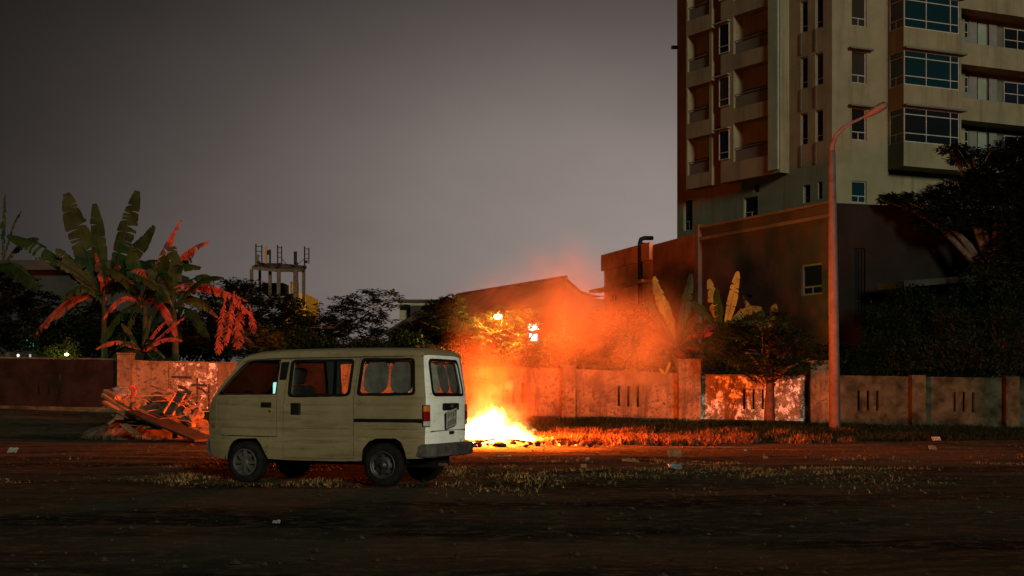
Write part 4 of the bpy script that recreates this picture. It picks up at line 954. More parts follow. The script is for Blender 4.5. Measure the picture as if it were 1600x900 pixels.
# ------------------------------------------------------------------ the fire
FB = P(772, 697, 31.0); FB.z = gz(FB.x, FB.y)
fire = thing('bonfire', 'bright yellow white bonfire blazing on the ground behind the van', 'fire', FB)
def flame_mat(name, strength, hot, seed):
    m, nt, b = mat_new(name); nt.nodes.remove(b)
    tc = N(nt, 'TexCoord')                           # generated 0..1 over the flame's own bounds
    sep = N(nt, 'SeparateXYZ'); nt.links.new(tc.outputs['Generated'], sep.inputs[0])
    no = N(nt, 'TexNoise'); no.inputs['Scale'].default_value = 3.0; no.inputs['Detail'].default_value = 4.0
    mp = N(nt, 'Mapping'); mp.inputs['Location'].default_value = (seed, seed * 1.7, seed * 0.3); mp.inputs['Scale'].default_value = (1.6, 1.6, 0.8)
    nt.links.new(tc.outputs['Generated'], mp.inputs[0]); nt.links.new(mp.outputs[0], no.inputs['Vector'])
    def mth(op, a, b_=None):
        n = N(nt, 'Math', operation=op)
        for i, v in enumerate((a, b_)):
            if v is None: continue
            if hasattr(v, 'is_output'): nt.links.new(v, n.inputs[i])
            else: n.inputs[i].default_value = v
        return n.outputs[0]
    nx_ = mth('MULTIPLY', mth('SUBTRACT', no.outputs['Fac'], 0.5), 1.9)
    dx = mth('MULTIPLY', mth('SUBTRACT', sep.outputs[0], 0.5), 2.0); dx = mth('ADD', dx, mth('MULTIPLY', nx_, mth('ADD', 0.15, sep.outputs[2])))
    dy = mth('MULTIPLY', mth('SUBTRACT', sep.outputs[1], 0.5), 2.0)
    rr = mth('SQRT', mth('ADD', mth('MULTIPLY', dx, dx), mth('MULTIPLY', dy, dy)))
    lim = mth('MULTIPLY', mth('POWER', mth('MAXIMUM', mth('SUBTRACT', 1.0, mth('ADD', sep.outputs[2], mth('MULTIPLY', nx_, 0.35))), 0.0), 0.75), 0.95)
    den = mth('MAXIMUM', mth('SUBTRACT', lim, rr), 0.0)
    den = mth('MULTIPLY', mth('MINIMUM', mth('MULTIPLY', den, 3.2), 1.0), strength)
    em = N(nt, 'Emission'); em.inputs[0].default_value = tuple(hot) + (1,); nt.links.new(den, em.inputs[1])
    out = [n for n in nt.nodes if n.type == 'OUTPUT_MATERIAL'][0]; nt.links.new(em.outputs[0], out.inputs['Volume']); return m
def flame(c, rx, ry, h, mat, sub_label=None):
    mb = MB(); prof = [(1.0, 0.0), (1.0, 0.3), (0.95, 0.6), (0.75, 0.85), (0.4, 1.0)]; rings = []
    for r_, z in prof: rings.append([c + Vector((rx*r_*math.cos(a), ry*r_*math.sin(a), h*z)) for a in [2*math.pi*k/16 for k in range(16)]])
    mb.loft(rings, closed=True, caps=True); return mb.build('flame', mat, fire, recalc=True)
HOT = (1.0, 0.50, 0.10)
for i, (px, py, rx, ry, h, st) in enumerate(((758, 700, 0.95, 0.6, 0.92, 60), (772, 700, 0.50, 0.5, 1.12, 60), (800, 700, 0.75, 0.5, 0.60, 60), (733, 699, 0.60, 0.5, 0.72, 50), (822, 699, 0.45, 0.35, 0.34, 60), (762, 700, 1.45, 1.0, 1.6, 1.5), (746, 700, 0.28, 0.25, 0.85, 40), (784, 699, 0.25, 0.25, 0.8, 40), (762, 698, 0.22, 0.2, 1.15, 34), (808, 699, 0.24, 0.2, 0.55, 40), (728, 698, 0.22, 0.2, 0.7, 30))):  # the widest, weakest entry is an added glow halo around the flames
    c_ = P(px, py, 31.0 + 0.12 * (i % 3)); c_.z = gz(c_.x, c_.y) - 0.02
    flame(c_, rx, ry, h, flame_mat('flame_%s' % 'abcdefghijkl'[i], st, HOT, 1.3 + 2.1 * i))
mb = MB(); nr = 14; rings = []
for j in range(6):
    t = j / 5; rings.append([Vector((FB.x + 0.2 + 1.5*(1-t)*math.cos(a)*(1 + 0.2*mnoise.noise(Vector((math.cos(a)*2, math.sin(a)*2, j)))), FB.y + 0.9*(1-t)*math.sin(a), FB.z - 0.05 + 0.20*t**0.8 + 0.03*mnoise.noise(Vector((a*3, j*2, 0))))) for a in [2*math.pi*k/24 for k in range(24)]])
mb.loft(rings, closed=True, caps=True); mb.build('ash_bed', M['ash'], fire, smooth=True)
rng = random.Random(11)
for k in range(9):
    a = rng.uniform(0, 6.28); p = FB + Vector((0.2 + rng.uniform(-1.2, 1.3), rng.uniform(-0.7, 0.1), 0.1)); d_ = Vector((math.cos(a), math.sin(a)*0.6, rng.uniform(-0.1, 0.25))) * rng.uniform(0.2, 0.5)
    mb = MB(); mb.tube([p - d_, p + d_*0.2 + Vector((0, 0, 0.03)), p + d_], [0.035, 0.03, 0.02], 6); mb.build('burning_branch', M['ash'], fire)
M['ember'] = emit('glowing_ember', (1.0, 0.28, 0.03), 3.0); M['char'] = simple('charred_rubbish', (0.03, 0.024, 0.02), 0.95, 0.5, 8)
def bit(c_, r_, mat, nm, seed):
    bm = bmesh.new(); bmesh.ops.create_icosphere(bm, subdivisions=1, radius=1); rr = random.Random(seed); sx, sy, sz_ = rr.uniform(.7, 1.6), rr.uniform(.7, 1.4), rr.uniform(.4, .9)
    mb = MB(); mb.add([c_ + Vector((v.co.x*sx, v.co.y*sy, v.co.z*sz_)) * r_ * rr.uniform(.75, 1.25) for v in bm.verts], [tuple(v.index for v in f.verts) for f in bm.faces]); bm.free(); mb.build(nm, mat, fire)
for k in range(22):
    x = FB.x + (rng.uniform(0.4, 2.2) if k % 3 else rng.uniform(-1.2, 1.2)); y = FB.y + rng.uniform(-0.75, 0.35); bit(Vector((x, y, gz(x, y) + 0.03)), rng.uniform(0.018, 0.045), M['ember'], 'ember', k)
for k in range(26):
    x = FB.x + rng.gauss(0.3, 0.9); y = FB.y - 0.45 + rng.gauss(0, 0.22); bit(Vector((x, y, gz(x, y) + 0.05)), rng.uniform(0.04, 0.11), M['char'], 'charred_lump', 100 + k)
fl = bpy.data.lights.new('fire_light', 'POINT'); fl.energy = 35000; fl.color = (1.0, 0.108, 0.010); fl.shadow_soft_size = 0.45
fo = bpy.data.objects.new('fire_light', fl); C.objects.link(fo); fo.parent = fire; fo.location = Vector((0.0, 0.1, 0.48))

# ------------------------------------------------------------------ smoke
m, nt, b = mat_new('smoke_volume'); nt.nodes.remove(b)
def mth(op, a, b_=None, c3=None):
    n = N(nt, 'Math', operation=op)
    for i, v in enumerate((a, b_, c3)):
        if v is None: continue
        if hasattr(v, 'is_output'): nt.links.new(v, n.inputs[i])
        else: n.inputs[i].default_value = v
    return n.outputs[0]
SC = Vector((1.15, 36.2, 2.6)); SH = Vector((5.2, 6.4, 3.9))
tc = N(nt, 'TexCoord')
no = N(nt, 'TexNoise'); no.inputs['Scale'].default_value = 0.55; no.inputs['Detail'].default_value = 3.5; no.inputs['Roughness'].default_value = 0.58; no.inputs['Distortion'].default_value = 0.6
nt.links.new(tc.outputs['Object'], no.inputs['Vector'])
sep = N(nt, 'SeparateXYZ'); nt.links.new(tc.outputs['Object'], sep.inputs[0])
def gauss(cx_, cy_, cz_, sx_, sy_, sz_):
    q = None
    for comp, c0, s0 in ((0, cx_, sx_), (1, cy_, sy_), (2, cz_, sz_)):
        d = mth('MULTIPLY', mth('SUBTRACT', sep.outputs[comp], c0), 1.0 / s0); d = mth('MULTIPLY', d, d); q = d if q is None else mth('ADD', q, d)
    return mth('EXPONENT', mth('MULTIPLY', q, -1.0))
# lobes relative to the box centre: column over the fire, drift to the right and back, thin veil on top
lobes = [gauss(-1.4, -4.6, -1.7, 0.9, 1.1, 1.1), gauss(-0.9, -2.6, -0.5, 1.3, 1.8, 1.3), gauss(0.9, 0.4, 0.15, 1.8, 2.4, 1.05), gauss(2.5, 1.6, -0.05, 1.4, 2.2, 0.95), gauss(0.4, 1.6, 0.9, 1.9, 2.2, 1.0), gauss(0.3, 1.8, 2.0, 1.0, 1.8, 1.0), gauss(-1.6, 1.6, 1.2, 0.9, 1.8, 0.7), gauss(-2.2, -2.8, -1.1, 0.7, 1.4, 1.0)]
wts = [0.08, 0.42, 1.15, 1.35, 1.0, 0.85, 0.7, 0.35]
tot = None
for g, w in zip(lobes, wts):
    t = mth('MULTIPLY', g, w); tot = t if tot is None else mth('ADD', tot, t)
mr = N(nt, 'MapRange'); mr.inputs[1].default_value = 0.42; mr.inputs[2].default_value = 0.61; nt.links.new(no.outputs['Fac'], mr.inputs[0])
den = mth('MULTIPLY', mth('MULTIPLY', tot, mth('ADD', mr.outputs[0], 0.06)), 0.165)
den = mth('MAXIMUM', mth('SUBTRACT', den, 0.004), 0.0)
pv = N(nt, 'VolumePrincipled'); pv.inputs['Color'].default_value = (0.82, 0.60, 0.42, 1); pv.inputs['Anisotropy'].default_value = 0.25; nt.links.new(den, pv.inputs['Density'])
out = [n for n in nt.nodes if n.type == 'OUTPUT_MATERIAL'][0]; nt.links.new(pv.outputs[0], out.inputs['Volume'])
mb = MB(); mb.box(-SH.x, SH.x, -SH.y, SH.y, -SH.z, SH.z)
smoke = mb.build('smoke', m); smoke.location = SC; tag(smoke, 'orange lit smoke billowing up from the bonfire over the wall', 'smoke', kind='stuff')
# ------------------------------------------------------------------ trees
def leaf_verts(mb, p, d, nrm, L, W):
    d = d.normalized(); s = d.cross(nrm)
    if s.length < 1e-4: s = d.orthogonal()
    s.normalize(); up = s.cross(d)
    n = len(mb.v)
    mb.v += [p, p + d*L*0.5 + s*W*0.5 - up*W*0.12, p + d*L - up*L*0.12, p + d*L*0.5 - s*W*0.5 - up*W*0.12]
    mb.f += [(n, n+1, n+2), (n, n+2, n+3)]
def rosette(mb, p, rng, L, n=7, tilt=0.35):
    a0 = rng.uniform(0, 6.28); ax = Vector((rng.uniform(-0.35, 0.35), rng.uniform(-0.35, 0.35), 1)).normalized(); u = ax.orthogonal().normalized(); w = ax.cross(u)
    for k in range(n):
        a = a0 + 6.283 * k / n + rng.uniform(-0.2, 0.2); d = u*math.cos(a) + w*math.sin(a) + ax*rng.uniform(-0.3, tilt)
        l = L * rng.uniform(0.7, 1.15); leaf_verts(mb, p + d*0.02, d, ax, l, l * 0.42)
def tree(name, label, cat, base_px, D, blobs, mat, n_clump, L, group=None, seed=1, trunk_r=0.12, rosettes=True, trunk_top=None, gap=0.0, flat=1.0, dspread=0.8, cl_n=7):
    rng = random.Random(seed)
    b0 = P(base_px, 640, D); b0.z = gz(b0.x, min(b0.y, 49)) - 0.15
    t = thing(name, label, cat, b0, group=group)
    k0 = D / F
    cents = [(P(x, y, D + dz), rx*k0, ry*k0) for x, y, rx, ry, dz in blobs]
    ctr = sum((c_[0] for c_ in cents), Vector()) / len(cents)
    tt = trunk_top or (b0.z + (ctr.z - b0.z) * 0.62); fork = Vector((b0.x + (ctr.x - b0.x)*0.3, b0.y, tt))
    mb = MB(); mb.tube([b0, b0.lerp(fork, 0.5) + Vector((rng.uniform(-.1, .1), 0, 0)), fork], [trunk_r*1.2, trunk_r, trunk_r*0.8], 8)
    for c_, rx, ry in cents:
        m_ = fork.lerp(c_, 0.5) + Vector((0, 0, 0.15*(c_ - fork).length*0.5)); mb.tube([fork, m_, c_], [trunk_r*0.6, trunk_r*0.4, trunk_r*0.15], 5)
        for q in range(5):
            e = c_ + Vector((rng.uniform(-1, 1)*rx, rng.uniform(-1, 1)*rx, rng.uniform(-0.6, 0.9)*ry)) * 0.8; mb.tube([m_.lerp(c_, 0.6), e], [trunk_r*0.2, trunk_r*0.06], 4)
    mb.build('trunk', M['bark'], t, smooth=True)
    mb = MB(); area = [rx*ry for _, rx, ry in cents]; tot = sum(area); off = Vector((seed*3.7, seed*1.9, 0))
    for (c_, rx, ry), a in zip(cents, area):
        cnt = int(n_clump * a / tot); i = 0; tries = 0
        while i < cnt and tries < cnt * 6:
            tries += 1
            v = Vector((rng.gauss(0, 1), rng.gauss(0, 1), rng.gauss(0, 1))).normalized() * (rng.random() ** 0.28)
            p = c_ + Vector((v.x*rx, v.y*rx*dspread, v.z*ry))
            if gap and mnoise.noise((p + off) * (0.9 if rx > 1 else 1.6)) < -0.5 + gap: continue
            i += 1
            if rosettes: rosette(mb, p, rng, L, cl_n)
            else:
                for q in range(cl_n - 2):
                    d = Vector((rng.gauss(0, 1), rng.gauss(0, 1), rng.gauss(-0.1, 0.8))); leaf_verts(mb, p + d*0.06, d, Vector((rng.gauss(0, .6), rng.gauss(0, .6), 1)), L*rng.uniform(.6, 1.1), L*0.38)
    mb.build('crown', mat, t); return t
tree('almond_tree', 'sparse tree with clustered leaves against the sky above the van roof', 'tree', 586, 56, [(545, 490, 58, 30, 0), (585, 470, 45, 20, 0.5), (510, 505, 45, 34, -0.5), (600, 515, 34, 26, 0.6), (560, 535, 60, 26, 0)], M['leaf_dark'], 620, 0.30, seed=3, trunk_r=0.09, gap=0.36, dspread=0.6)
tree('leafy_tree', 'dense dark tree between the antenna platform and the van', 'tree', 420, 58, [(420, 500, 72, 45, 0), (440, 492, 40, 30, 1), (375, 480, 42, 40, 0.5), (440, 540, 80, 30, -0.5), (500, 524, 45, 38, 0.6), (360, 520, 45, 40, 0)], M['leaf_dark'], 2600, 0.26, seed=5, gap=0.04)
tree('leafy_tree', 'thin branched treetop left of the antenna platform', 'tree', 352, 62, [(375, 446, 38, 12, 0), (340, 470, 34, 22, 0), (400, 455, 30, 14, 0), (318, 480, 34, 16, 0.4)], M['leaf_dark'], 330, 0.28, seed=6, trunk_r=0.07, gap=0.34)
tree('leafy_tree', 'dark tree touching the left edge of the smoke', 'tree', 690, 54, [(690, 505, 45, 38, 0), (660, 530, 50, 32, 0.5), (720, 545, 40, 32, -0.3), (705, 480, 26, 20, 0)], M['leaf_dark'], 1500, 0.24, seed=7, gap=0.06)
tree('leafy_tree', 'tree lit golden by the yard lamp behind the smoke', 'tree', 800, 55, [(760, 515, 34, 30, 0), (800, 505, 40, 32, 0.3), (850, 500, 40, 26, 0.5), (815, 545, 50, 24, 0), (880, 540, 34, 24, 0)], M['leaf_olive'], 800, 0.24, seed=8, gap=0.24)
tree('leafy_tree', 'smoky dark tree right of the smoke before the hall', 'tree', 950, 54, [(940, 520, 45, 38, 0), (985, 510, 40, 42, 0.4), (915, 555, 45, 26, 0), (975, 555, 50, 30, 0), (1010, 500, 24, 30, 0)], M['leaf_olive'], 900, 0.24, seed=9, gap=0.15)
tree('garden_bush', 'rounded dark bush just above the wall right of the fire', 'bush', 850, 47.5, [(848, 570, 28, 22, 0), (826, 575, 22, 16, 0), (878, 578, 26, 14, 0)], M['leaf_mid'], 360, 0.16, seed=10, trunk_r=0.05, rosettes=False)
tree('street_tree', 'small bushy tree standing before the whitewashed wall panel', 'tree', 1202, 43.2, [(1190, 545, 60, 36, 0), (1150, 535, 44, 34, 0.3), (1235, 540, 44, 34, 0.2), (1195, 508, 46, 26, 0), (1205, 578, 52, 20, -0.2), (1265, 560, 24, 20, 0)], M['leaf_mid'], 1000, 0.20, seed=12, trunk_r=0.17, gap=0.06, trunk_top=1.6)
tree('spreading_tree', 'big dark spreading tree in front of the tower at far right', 'tree', 1560, 58, [(1440, 315, 55, 16, 0), (1400, 312, 26, 10, 0), (1500, 300, 60, 22, 0), (1560, 280, 60, 32, 0), (1520, 245, 42, 12, 0), (1490, 232, 24, 8, 0), (1590, 240, 50, 26, 0), (1590, 340, 80, 50, 0), (1480, 345, 60, 24, 0), (1640, 300, 60, 70, 0), (1600, 410, 80, 50, 0)], M['leaf_dark'], 5600, 0.30, seed=13, trunk_r=0.3, gap=0.04)
for i, (x, lab) in enumerate(((1395, 'dark shrub behind the wall just right of the street lamp'), (1480, 'middle dark shrub behind the wall under the canopy strip'), (1565, 'dark shrub behind the wall at the right edge'))):
    tree('garden_shrub', lab, 'shrub', x, 49 + i*0.4, [(x, 540, 52, 46, 0), (x - 30, 570, 40, 26, 0), (x + 32, 565, 38, 30, 0), (x + 5, 505, 34, 24, 0)], M['leaf_dark'], 1300, 0.18, 'shrubs behind the right wall', seed=20 + i, trunk_r=0.06, rosettes=False, gap=0.02)
tree('garden_shrub', 'dark shrub behind the wall between the street lamp and the small tree', 'shrub', 1300, 48, [(1290, 560, 34, 24, 0), (1325, 560, 30, 26, 0)], M['leaf_dark'], 240, 0.2, seed=24, trunk_r=0.05)
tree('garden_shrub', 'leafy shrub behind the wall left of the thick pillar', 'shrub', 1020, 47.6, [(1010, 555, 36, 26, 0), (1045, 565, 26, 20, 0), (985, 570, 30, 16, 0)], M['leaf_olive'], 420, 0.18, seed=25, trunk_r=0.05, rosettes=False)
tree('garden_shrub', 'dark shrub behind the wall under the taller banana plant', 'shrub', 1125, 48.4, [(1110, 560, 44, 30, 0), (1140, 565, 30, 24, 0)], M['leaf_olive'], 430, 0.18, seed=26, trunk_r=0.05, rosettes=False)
tree('garden_shrub', 'shrub lit yellow by a garden lamp at far left', 'shrub', 96, 49, [(95, 552, 26, 14, 0), (78, 556, 20, 8, 0), (110, 545, 14, 16, 0)], M['leaf_olive'], 260, 0.13, seed=27, trunk_r=0.04, rosettes=False, gap=0.1)
tree('leafy_tree', 'dark tree mass at the far left edge', 'tree', 10, 52, [(10, 450, 50, 40, 0), (60, 480, 40, 26, 0), (-20, 510, 50, 50, 0), (30, 520, 30, 30, 0)], M['leaf_dark'], 1300, 0.26, seed=28, gap=0.08)
tree('leafy_tree', 'dark undergrowth tree behind the left wall pillar', 'tree', 240, 50, [(200, 520, 50, 34, 0), (150, 510, 40, 40, 0), (260, 530, 46, 30, 0), (310, 520, 40, 36, 0)], M['leaf_dark'], 1500, 0.24, seed=29, gap=0.03)
tree('leafy_tree', 'olive bush behind the wall left of the van roof', 'bush', 400, 50, [(400, 530, 44, 22, 0), (430, 548, 40, 16, 0), (372, 548, 36, 16, 0)], M['leaf_olive'], 420, 0.2, seed=30, gap=0.1)
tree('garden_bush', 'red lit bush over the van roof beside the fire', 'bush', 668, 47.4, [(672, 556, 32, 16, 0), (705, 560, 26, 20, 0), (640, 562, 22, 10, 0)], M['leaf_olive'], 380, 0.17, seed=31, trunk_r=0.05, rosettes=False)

for i, (x, D, bl, lab, n_) in enumerate((
    (120, 51, [(110, 525, 46, 34, 0), (70, 530, 36, 26, 0), (140, 545, 50, 22, 0)], 'low dark foliage under the tallest banana plant', 900),
    (330, 51.5, [(320, 545, 50, 22, 0), (290, 520, 34, 30, 0), (345, 515, 30, 30, 0)], 'dark foliage behind the dead banana leaf', 900),
    (480, 52, [(480, 545, 55, 20, 0), (530, 550, 50, 16, 0), (450, 535, 40, 26, 0)], 'low dark foliage right above the van windscreen', 900),
    (610, 52.5, [(600, 550, 50, 16, 0), (640, 542, 36, 22, 0), (570, 548, 36, 18, 0)], 'low dark foliage above the middle of the van roof', 800),
    (1440, 55, [(1420, 480, 50, 34, 0), (1380, 510, 36, 40, 0), (1470, 500, 40, 36, 0)], 'dark garden tree left of the big spreading tree', 1200),
    (1550, 56, [(1540, 470, 60, 60, 0), (1600, 480, 50, 60, 0), (1520, 530, 50, 40, 0)], 'dark garden tree under the big spreading tree', 1500))):
    tree('leafy_tree', lab, 'tree', x, D, bl, M['leaf_dark'], n_, 0.22, seed=60 + i, trunk_r=0.06, rosettes=False, gap=0.02)

# ------------------------------------------------------------------ banana plants
def banana_leaf(parent, p0, p1, arch, W, mat, seed, tatter=0.2, droop=0.25, face=0.6, name='leaf'):
    rng = random.Random(seed); mb = MB(); n = 34; tatter = 0.08 + 0.9*tatter if W > 0.3 else tatter
    mid = p0.lerp(p1, 0.5) + Vector((0, 0, arch))
    bz = lambda t: p0*(1-t)**2 + mid*2*t*(1-t) + p1*t*t
    pts = [bz(i/n) for i in range(n+1)]
    mb.tube(pts[::2], [0.035*(1 - 0.85*i/(n/2)) for i in range(n//2 + 1)], 5)
    toCam = Vector((0, -1, 0.15))
    for sd in (1, -1):
        i = 3; 
        while i < n:
            step = 1 if rng.random() < tatter else rng.choice((1, 2, 3, 6)); j = min(n, i + step); 
            cols = list(range(i, j + 1)); sag = rng.uniform(0.5, 1.4) * droop + (tatter * rng.uniform(0, 0.9) if tatter > 0.5 else 0); tw = rng.uniform(-0.25, 0.25); shr = rng.uniform(0.0, 0.10 + 0.25*tatter)
            rows = []
            for q, c_ in enumerate(cols):
                t = c_/n; d = (bz(min(1, t+0.02)) - bz(max(0, t-0.02))).normalized()
                side = d.cross(toCam.lerp(Vector((0, 0, 1)), 1 - face)).normalized() * sd
                w = W * 0.5 * max(0.03, math.sin(math.pi * min(1, (t - 0.08)/0.95)) ** 0.55 if t > 0.08 else 0.03) * (1 - shr)
                edge_cut = 0.25 * (1 if (q == 0 or q == len(cols)-1) else 0) * tatter
                r_ = pts[c_]; row = [r_]
                for f_ in (0.5, 1.0 - edge_cut): row.append(r_ + side*w*f_*math.cos(sag*f_) + Vector((0, 0, -1))*w*f_*(math.sin(sag*f_) + 0.12) + d*w*f_*(0.35 + tw))
                rows.append(row)
            mb.loft(rows); i = j
            if tatter > 0.5 and rng.random() < 0.25: i += 1
    return mb.build(name, mat, parent, smooth=False)
def banana(name, label, crown_px, D, leaves, stem_r=0.13, group=None, extra=11, spread=1.0):
    cp = P(crown_px[0], crown_px[1], D); b0 = Vector((cp.x + 0.1, cp.y, gz(cp.x, min(D, 49)) - 0.1))
    t = thing(name, label, 'banana plant', b0, group=group)
    mb = MB(); mb.tube([b0, b0.lerp(cp, 0.6), cp + Vector((0, 0, 0.2))], [stem_r*1.15, stem_r, stem_r*0.6], 9); mb.build('stem', M['stem'], t, smooth=True)
    for i, (x0, y0, x1, y1, dz, arch, W, mt, tat, dr, fc) in enumerate(leaves):
        banana_leaf(t, P(x0, y0, D), P(x1, y1, D + dz), arch, W, M[mt], crown_px[0]*7 + i, tat, dr, fc)
    rng = random.Random(int(crown_px[0]) * 3 + 1)
    for i in range(extra):
        a = rng.uniform(0, 6.28); L = rng.uniform(60, 130) * spread; dx = math.cos(a) * L; up = rng.uniform(-60, 70) * spread
        banana_leaf(t, P(crown_px[0], crown_px[1] - 6, D), P(crown_px[0] + dx, crown_px[1] - up, D + math.sin(a) * 1.8), rng.uniform(0.6, 1.3) * spread, rng.uniform(0.5, 0.8) * spread, M[BG if rng.random() < 0.7 else BD], 5000 + int(crown_px[0]) + i, rng.uniform(0.2, 0.8), rng.uniform(0.5, 1.1), rng.uniform(0.3, 0.8))
    return t
BG, BD, BY, BO = 'leaf_banana', 'leaf_dry', 'leaf_banana_yellow', 'leaf_banana_olive'
banana('banana_plant', 'tallest banana plant at left with broad upright leaves', (162, 470), 48.5, [
    (158, 465, 104, 302, -0.3, 0.1, 0.95, BG, 0.2, 0.3, 0.9), (163, 460, 148, 318, 0.2, 0.0, 0.62, BG, 0.0, 0.2, 1.0), (170, 460, 214, 298, 0.3, 0.1, 0.85, BG, 0.3, 0.3, 0.9),
    (172, 455, 241, 352, -0.5, 0.35, 0.75, BG, 0.1, 0.5, 0.7), (155, 468, 12, 366, 0.4, 1.0, 0.9, BG, 0.6, 0.9, 0.5), (152, 470, 88, 388, -0.6, 0.6, 0.7, BG, 0.35, 0.7, 0.6),
    (160, 475, 95, 470, -0.5, 1.3, 0.6, BG, 0.5, 0.9, 0.4), (175, 470, 180, 400, -1.2, 0.5, 0.8, BG, 0.1, 0.6, 0.6), (166, 470, 150, 395, -0.9, 0.1, 0.5, BD, 0.8, 0.8, 0.7)])
banana('banana_plant', 'banana plant with ragged dry leaf tips leaning right', (226, 478), 47.6, [
    (222, 470, 283, 343, 0.2, 0.55, 0.55, BD, 0.9, 1.1, 0.5), (228, 470, 326, 377, -0.2, 0.9, 0.6, BD, 0.85, 1.0, 0.5), (230, 465, 300, 395, 0.3, 0.8, 0.95, BG, 0.3, 1.0, 0.7),
    (226, 470, 262, 400, -0.8, 0.3, 0.8, BG, 0.2, 0.5, 0.9), (220, 470, 168, 430, -0.5, 0.9, 0.7, BD, 0.6, 1.0, 0.5), (215, 475, 205, 385, 0.4, 0.2, 0.7, BG, 0.2, 0.4, 0.9),
    (222, 480, 160, 500, -0.6, 1.2, 0.5, BD, 0.8, 1.1, 0.4), (236, 480, 290, 455, -0.5, 0.6, 0.7, BG, 0.2, 0.8, 0.6)])
banana('banana_plant', 'banana plant with a dead red brown leaf arching toward the van', (272, 490), 46.8, [
    (272, 450, 392, 490, -0.4, 1.1, 0.75, BD, 0.95, 1.2, 0.4), (275, 455, 386, 470, 0.2, 0.55, 0.45, BD, 1.0, 1.2, 0.4), (270, 480, 270, 385, 0.3, 0.0, 0.8, BG, 0.2, 0.4, 0.9),
    (268, 480, 232, 420, 0, 0.4, 0.5, BG, 0.3, 0.6, 0.8), (352, 462, 340, 552, -0.2, 0.1, 0.75, BD, 1.0, 0.6, 0.9), (375, 470, 372, 545, -0.3, 0.0, 0.8, BD, 1.0, 0.5, 0.9), (390, 478, 398, 520, -0.1, 0.05, 0.5, BD, 1.0, 0.6, 0.9), (366, 455, 352, 540, -0.5, 0.0, 0.6, BD, 1.0, 0.5, 0.9)])
banana('banana_plant', 'low young banana plant above the left wall pillar', (222, 556), 46.2, [
    (222, 552, 262, 500, -0.2, 0.35, 0.28, BD, 0.7, 0.9, 0.6), (224, 552, 296, 490, 0.2, 0.2, 0.22, BD, 0.7, 0.8, 0.6), (220, 552, 190, 505, -0.4, 0.3, 0.3, BG, 0.4, 0.9, 0.6), (222, 552, 150, 545, -0.4, 0.7, 0.3, BD, 0.7, 1.0, 0.5),
    (224, 554, 285, 532, -0.3, 0.6, 0.34, BD, 0.8, 1.1, 0.5), (221, 552, 236, 492, 0.3, 0.1, 0.22, BG, 0.2, 0.5, 0.8)], 0.07, spread=0.5)
banana('banana_plant', 'banana plant with drooping fronds cut by the left edge', (-14, 425), 50, [
    (4, 420, 8, 302, 0.2, 0.1, 0.45, BG, 0.8, 1.0, 0.7), (4, 420, 34, 330, 0, 0.9, 0.3, BG, 0.8, 1.1, 0.5), (4, 420, 60, 372, 0, 0.8, 0.6, BG, 0.6, 1.0, 0.5), (2, 425, 52, 440, -0.3, 1.0, 0.5, BG, 0.7, 1.0, 0.5), (2, 420, -40, 360, 0, 0.8, 0.6, BG, 0.5, 1.0, 0.5)])
banana('banana_plant', 'banana plant over the wall left of the thick pillar', (1058, 552), 47.6, [
    (1056, 545, 1000, 520, -0.4, 0.55, 0.5, BG, 0.35, 0.8, 0.6), (1056, 545, 1012, 470, 0.2, 0.35, 0.5, BG, 0.3, 0.5, 0.8), (1058, 540, 1022, 432, 0.4, 0.0, 0.55, BO, 0.4, 0.5, 0.9), (1060, 540, 1080, 428, 0.3, 0.1, 0.42, BG, 0.2, 0.3, 0.9),
    (1060, 545, 1092, 488, -0.3, 0.35, 0.4, BG, 0.3, 0.7, 0.7), (1056, 545, 1042, 470, -0.6, 0.2, 0.55, BO, 0.5, 0.6, 0.8), (1060, 548, 1098, 545, -0.4, 0.7, 0.5, BG, 0.3, 0.9, 0.5), (1054, 548, 1012, 560, -0.4, 0.6, 0.4, BG, 0.3, 0.9, 0.5)], 0.10, spread=0.6, extra=9)
banana('banana_plant', 'banana plant with one tall yellow upright leaf', (1126, 528), 48.2, [
    (1132, 520, 1153, 424, 0.0, -0.05, 0.40, BY, 0.0, 0.25, 0.85), (1126, 522, 1108, 436, 0.3, 0.15, 0.5, BO, 0.4, 0.5, 0.9), (1128, 520, 1190, 480, 0.2, 0.75, 0.55, BO, 0.5, 0.9, 0.6), (1124, 522, 1078, 470, -0.3, 0.5, 0.5, BG, 0.3, 0.7, 0.7),
    (1126, 522, 1120, 450, -0.6, 0.2, 0.45, BG, 0.2, 0.5, 0.9), (1130, 524, 1168, 500, -0.6, 0.4, 0.4, BG, 0.3, 0.8, 0.6), (1122, 524, 1072, 515, -0.3, 0.7, 0.42, BG, 0.4, 0.9, 0.5)], 0.10, spread=0.6, extra=9)
banana('banana_plant', 'banana plant with a drooping lit leaf beside the small tree', (1196, 530), 48.8, [
    (1198, 525, 1212, 475, 0, 0.3, 0.45, BO, 0.1, 0.7, 0.8), (1200, 525, 1236, 520, -0.3, 1.1, 0.45, BG, 0.3, 0.9, 0.6), (1194, 525, 1165, 470, 0.3, 0.3, 0.45, BO, 0.5, 0.7, 0.8), (1196, 525, 1186, 478, -0.3, 0.1, 0.4, BG, 0.2, 0.5, 0.9)], 0.09, spread=0.5, extra=7)
# bright leaf seen over the wall beside the thick pillar
wd = thing('wall_weed', 'small weed with flame bright leaves on the wall by the thick pillar', 'weed', P(1040, 586, 45.1))
for i, (x, y) in enumerate(((1030, 576), (1047, 566), (1044, 578))): banana_leaf(wd, P(1040, 586, 45.05), P(x, y, 44.95), 0.05, 0.12, M['leaf_banana_yellow'], 900 + i, 0.1, 0.3, 1.0)

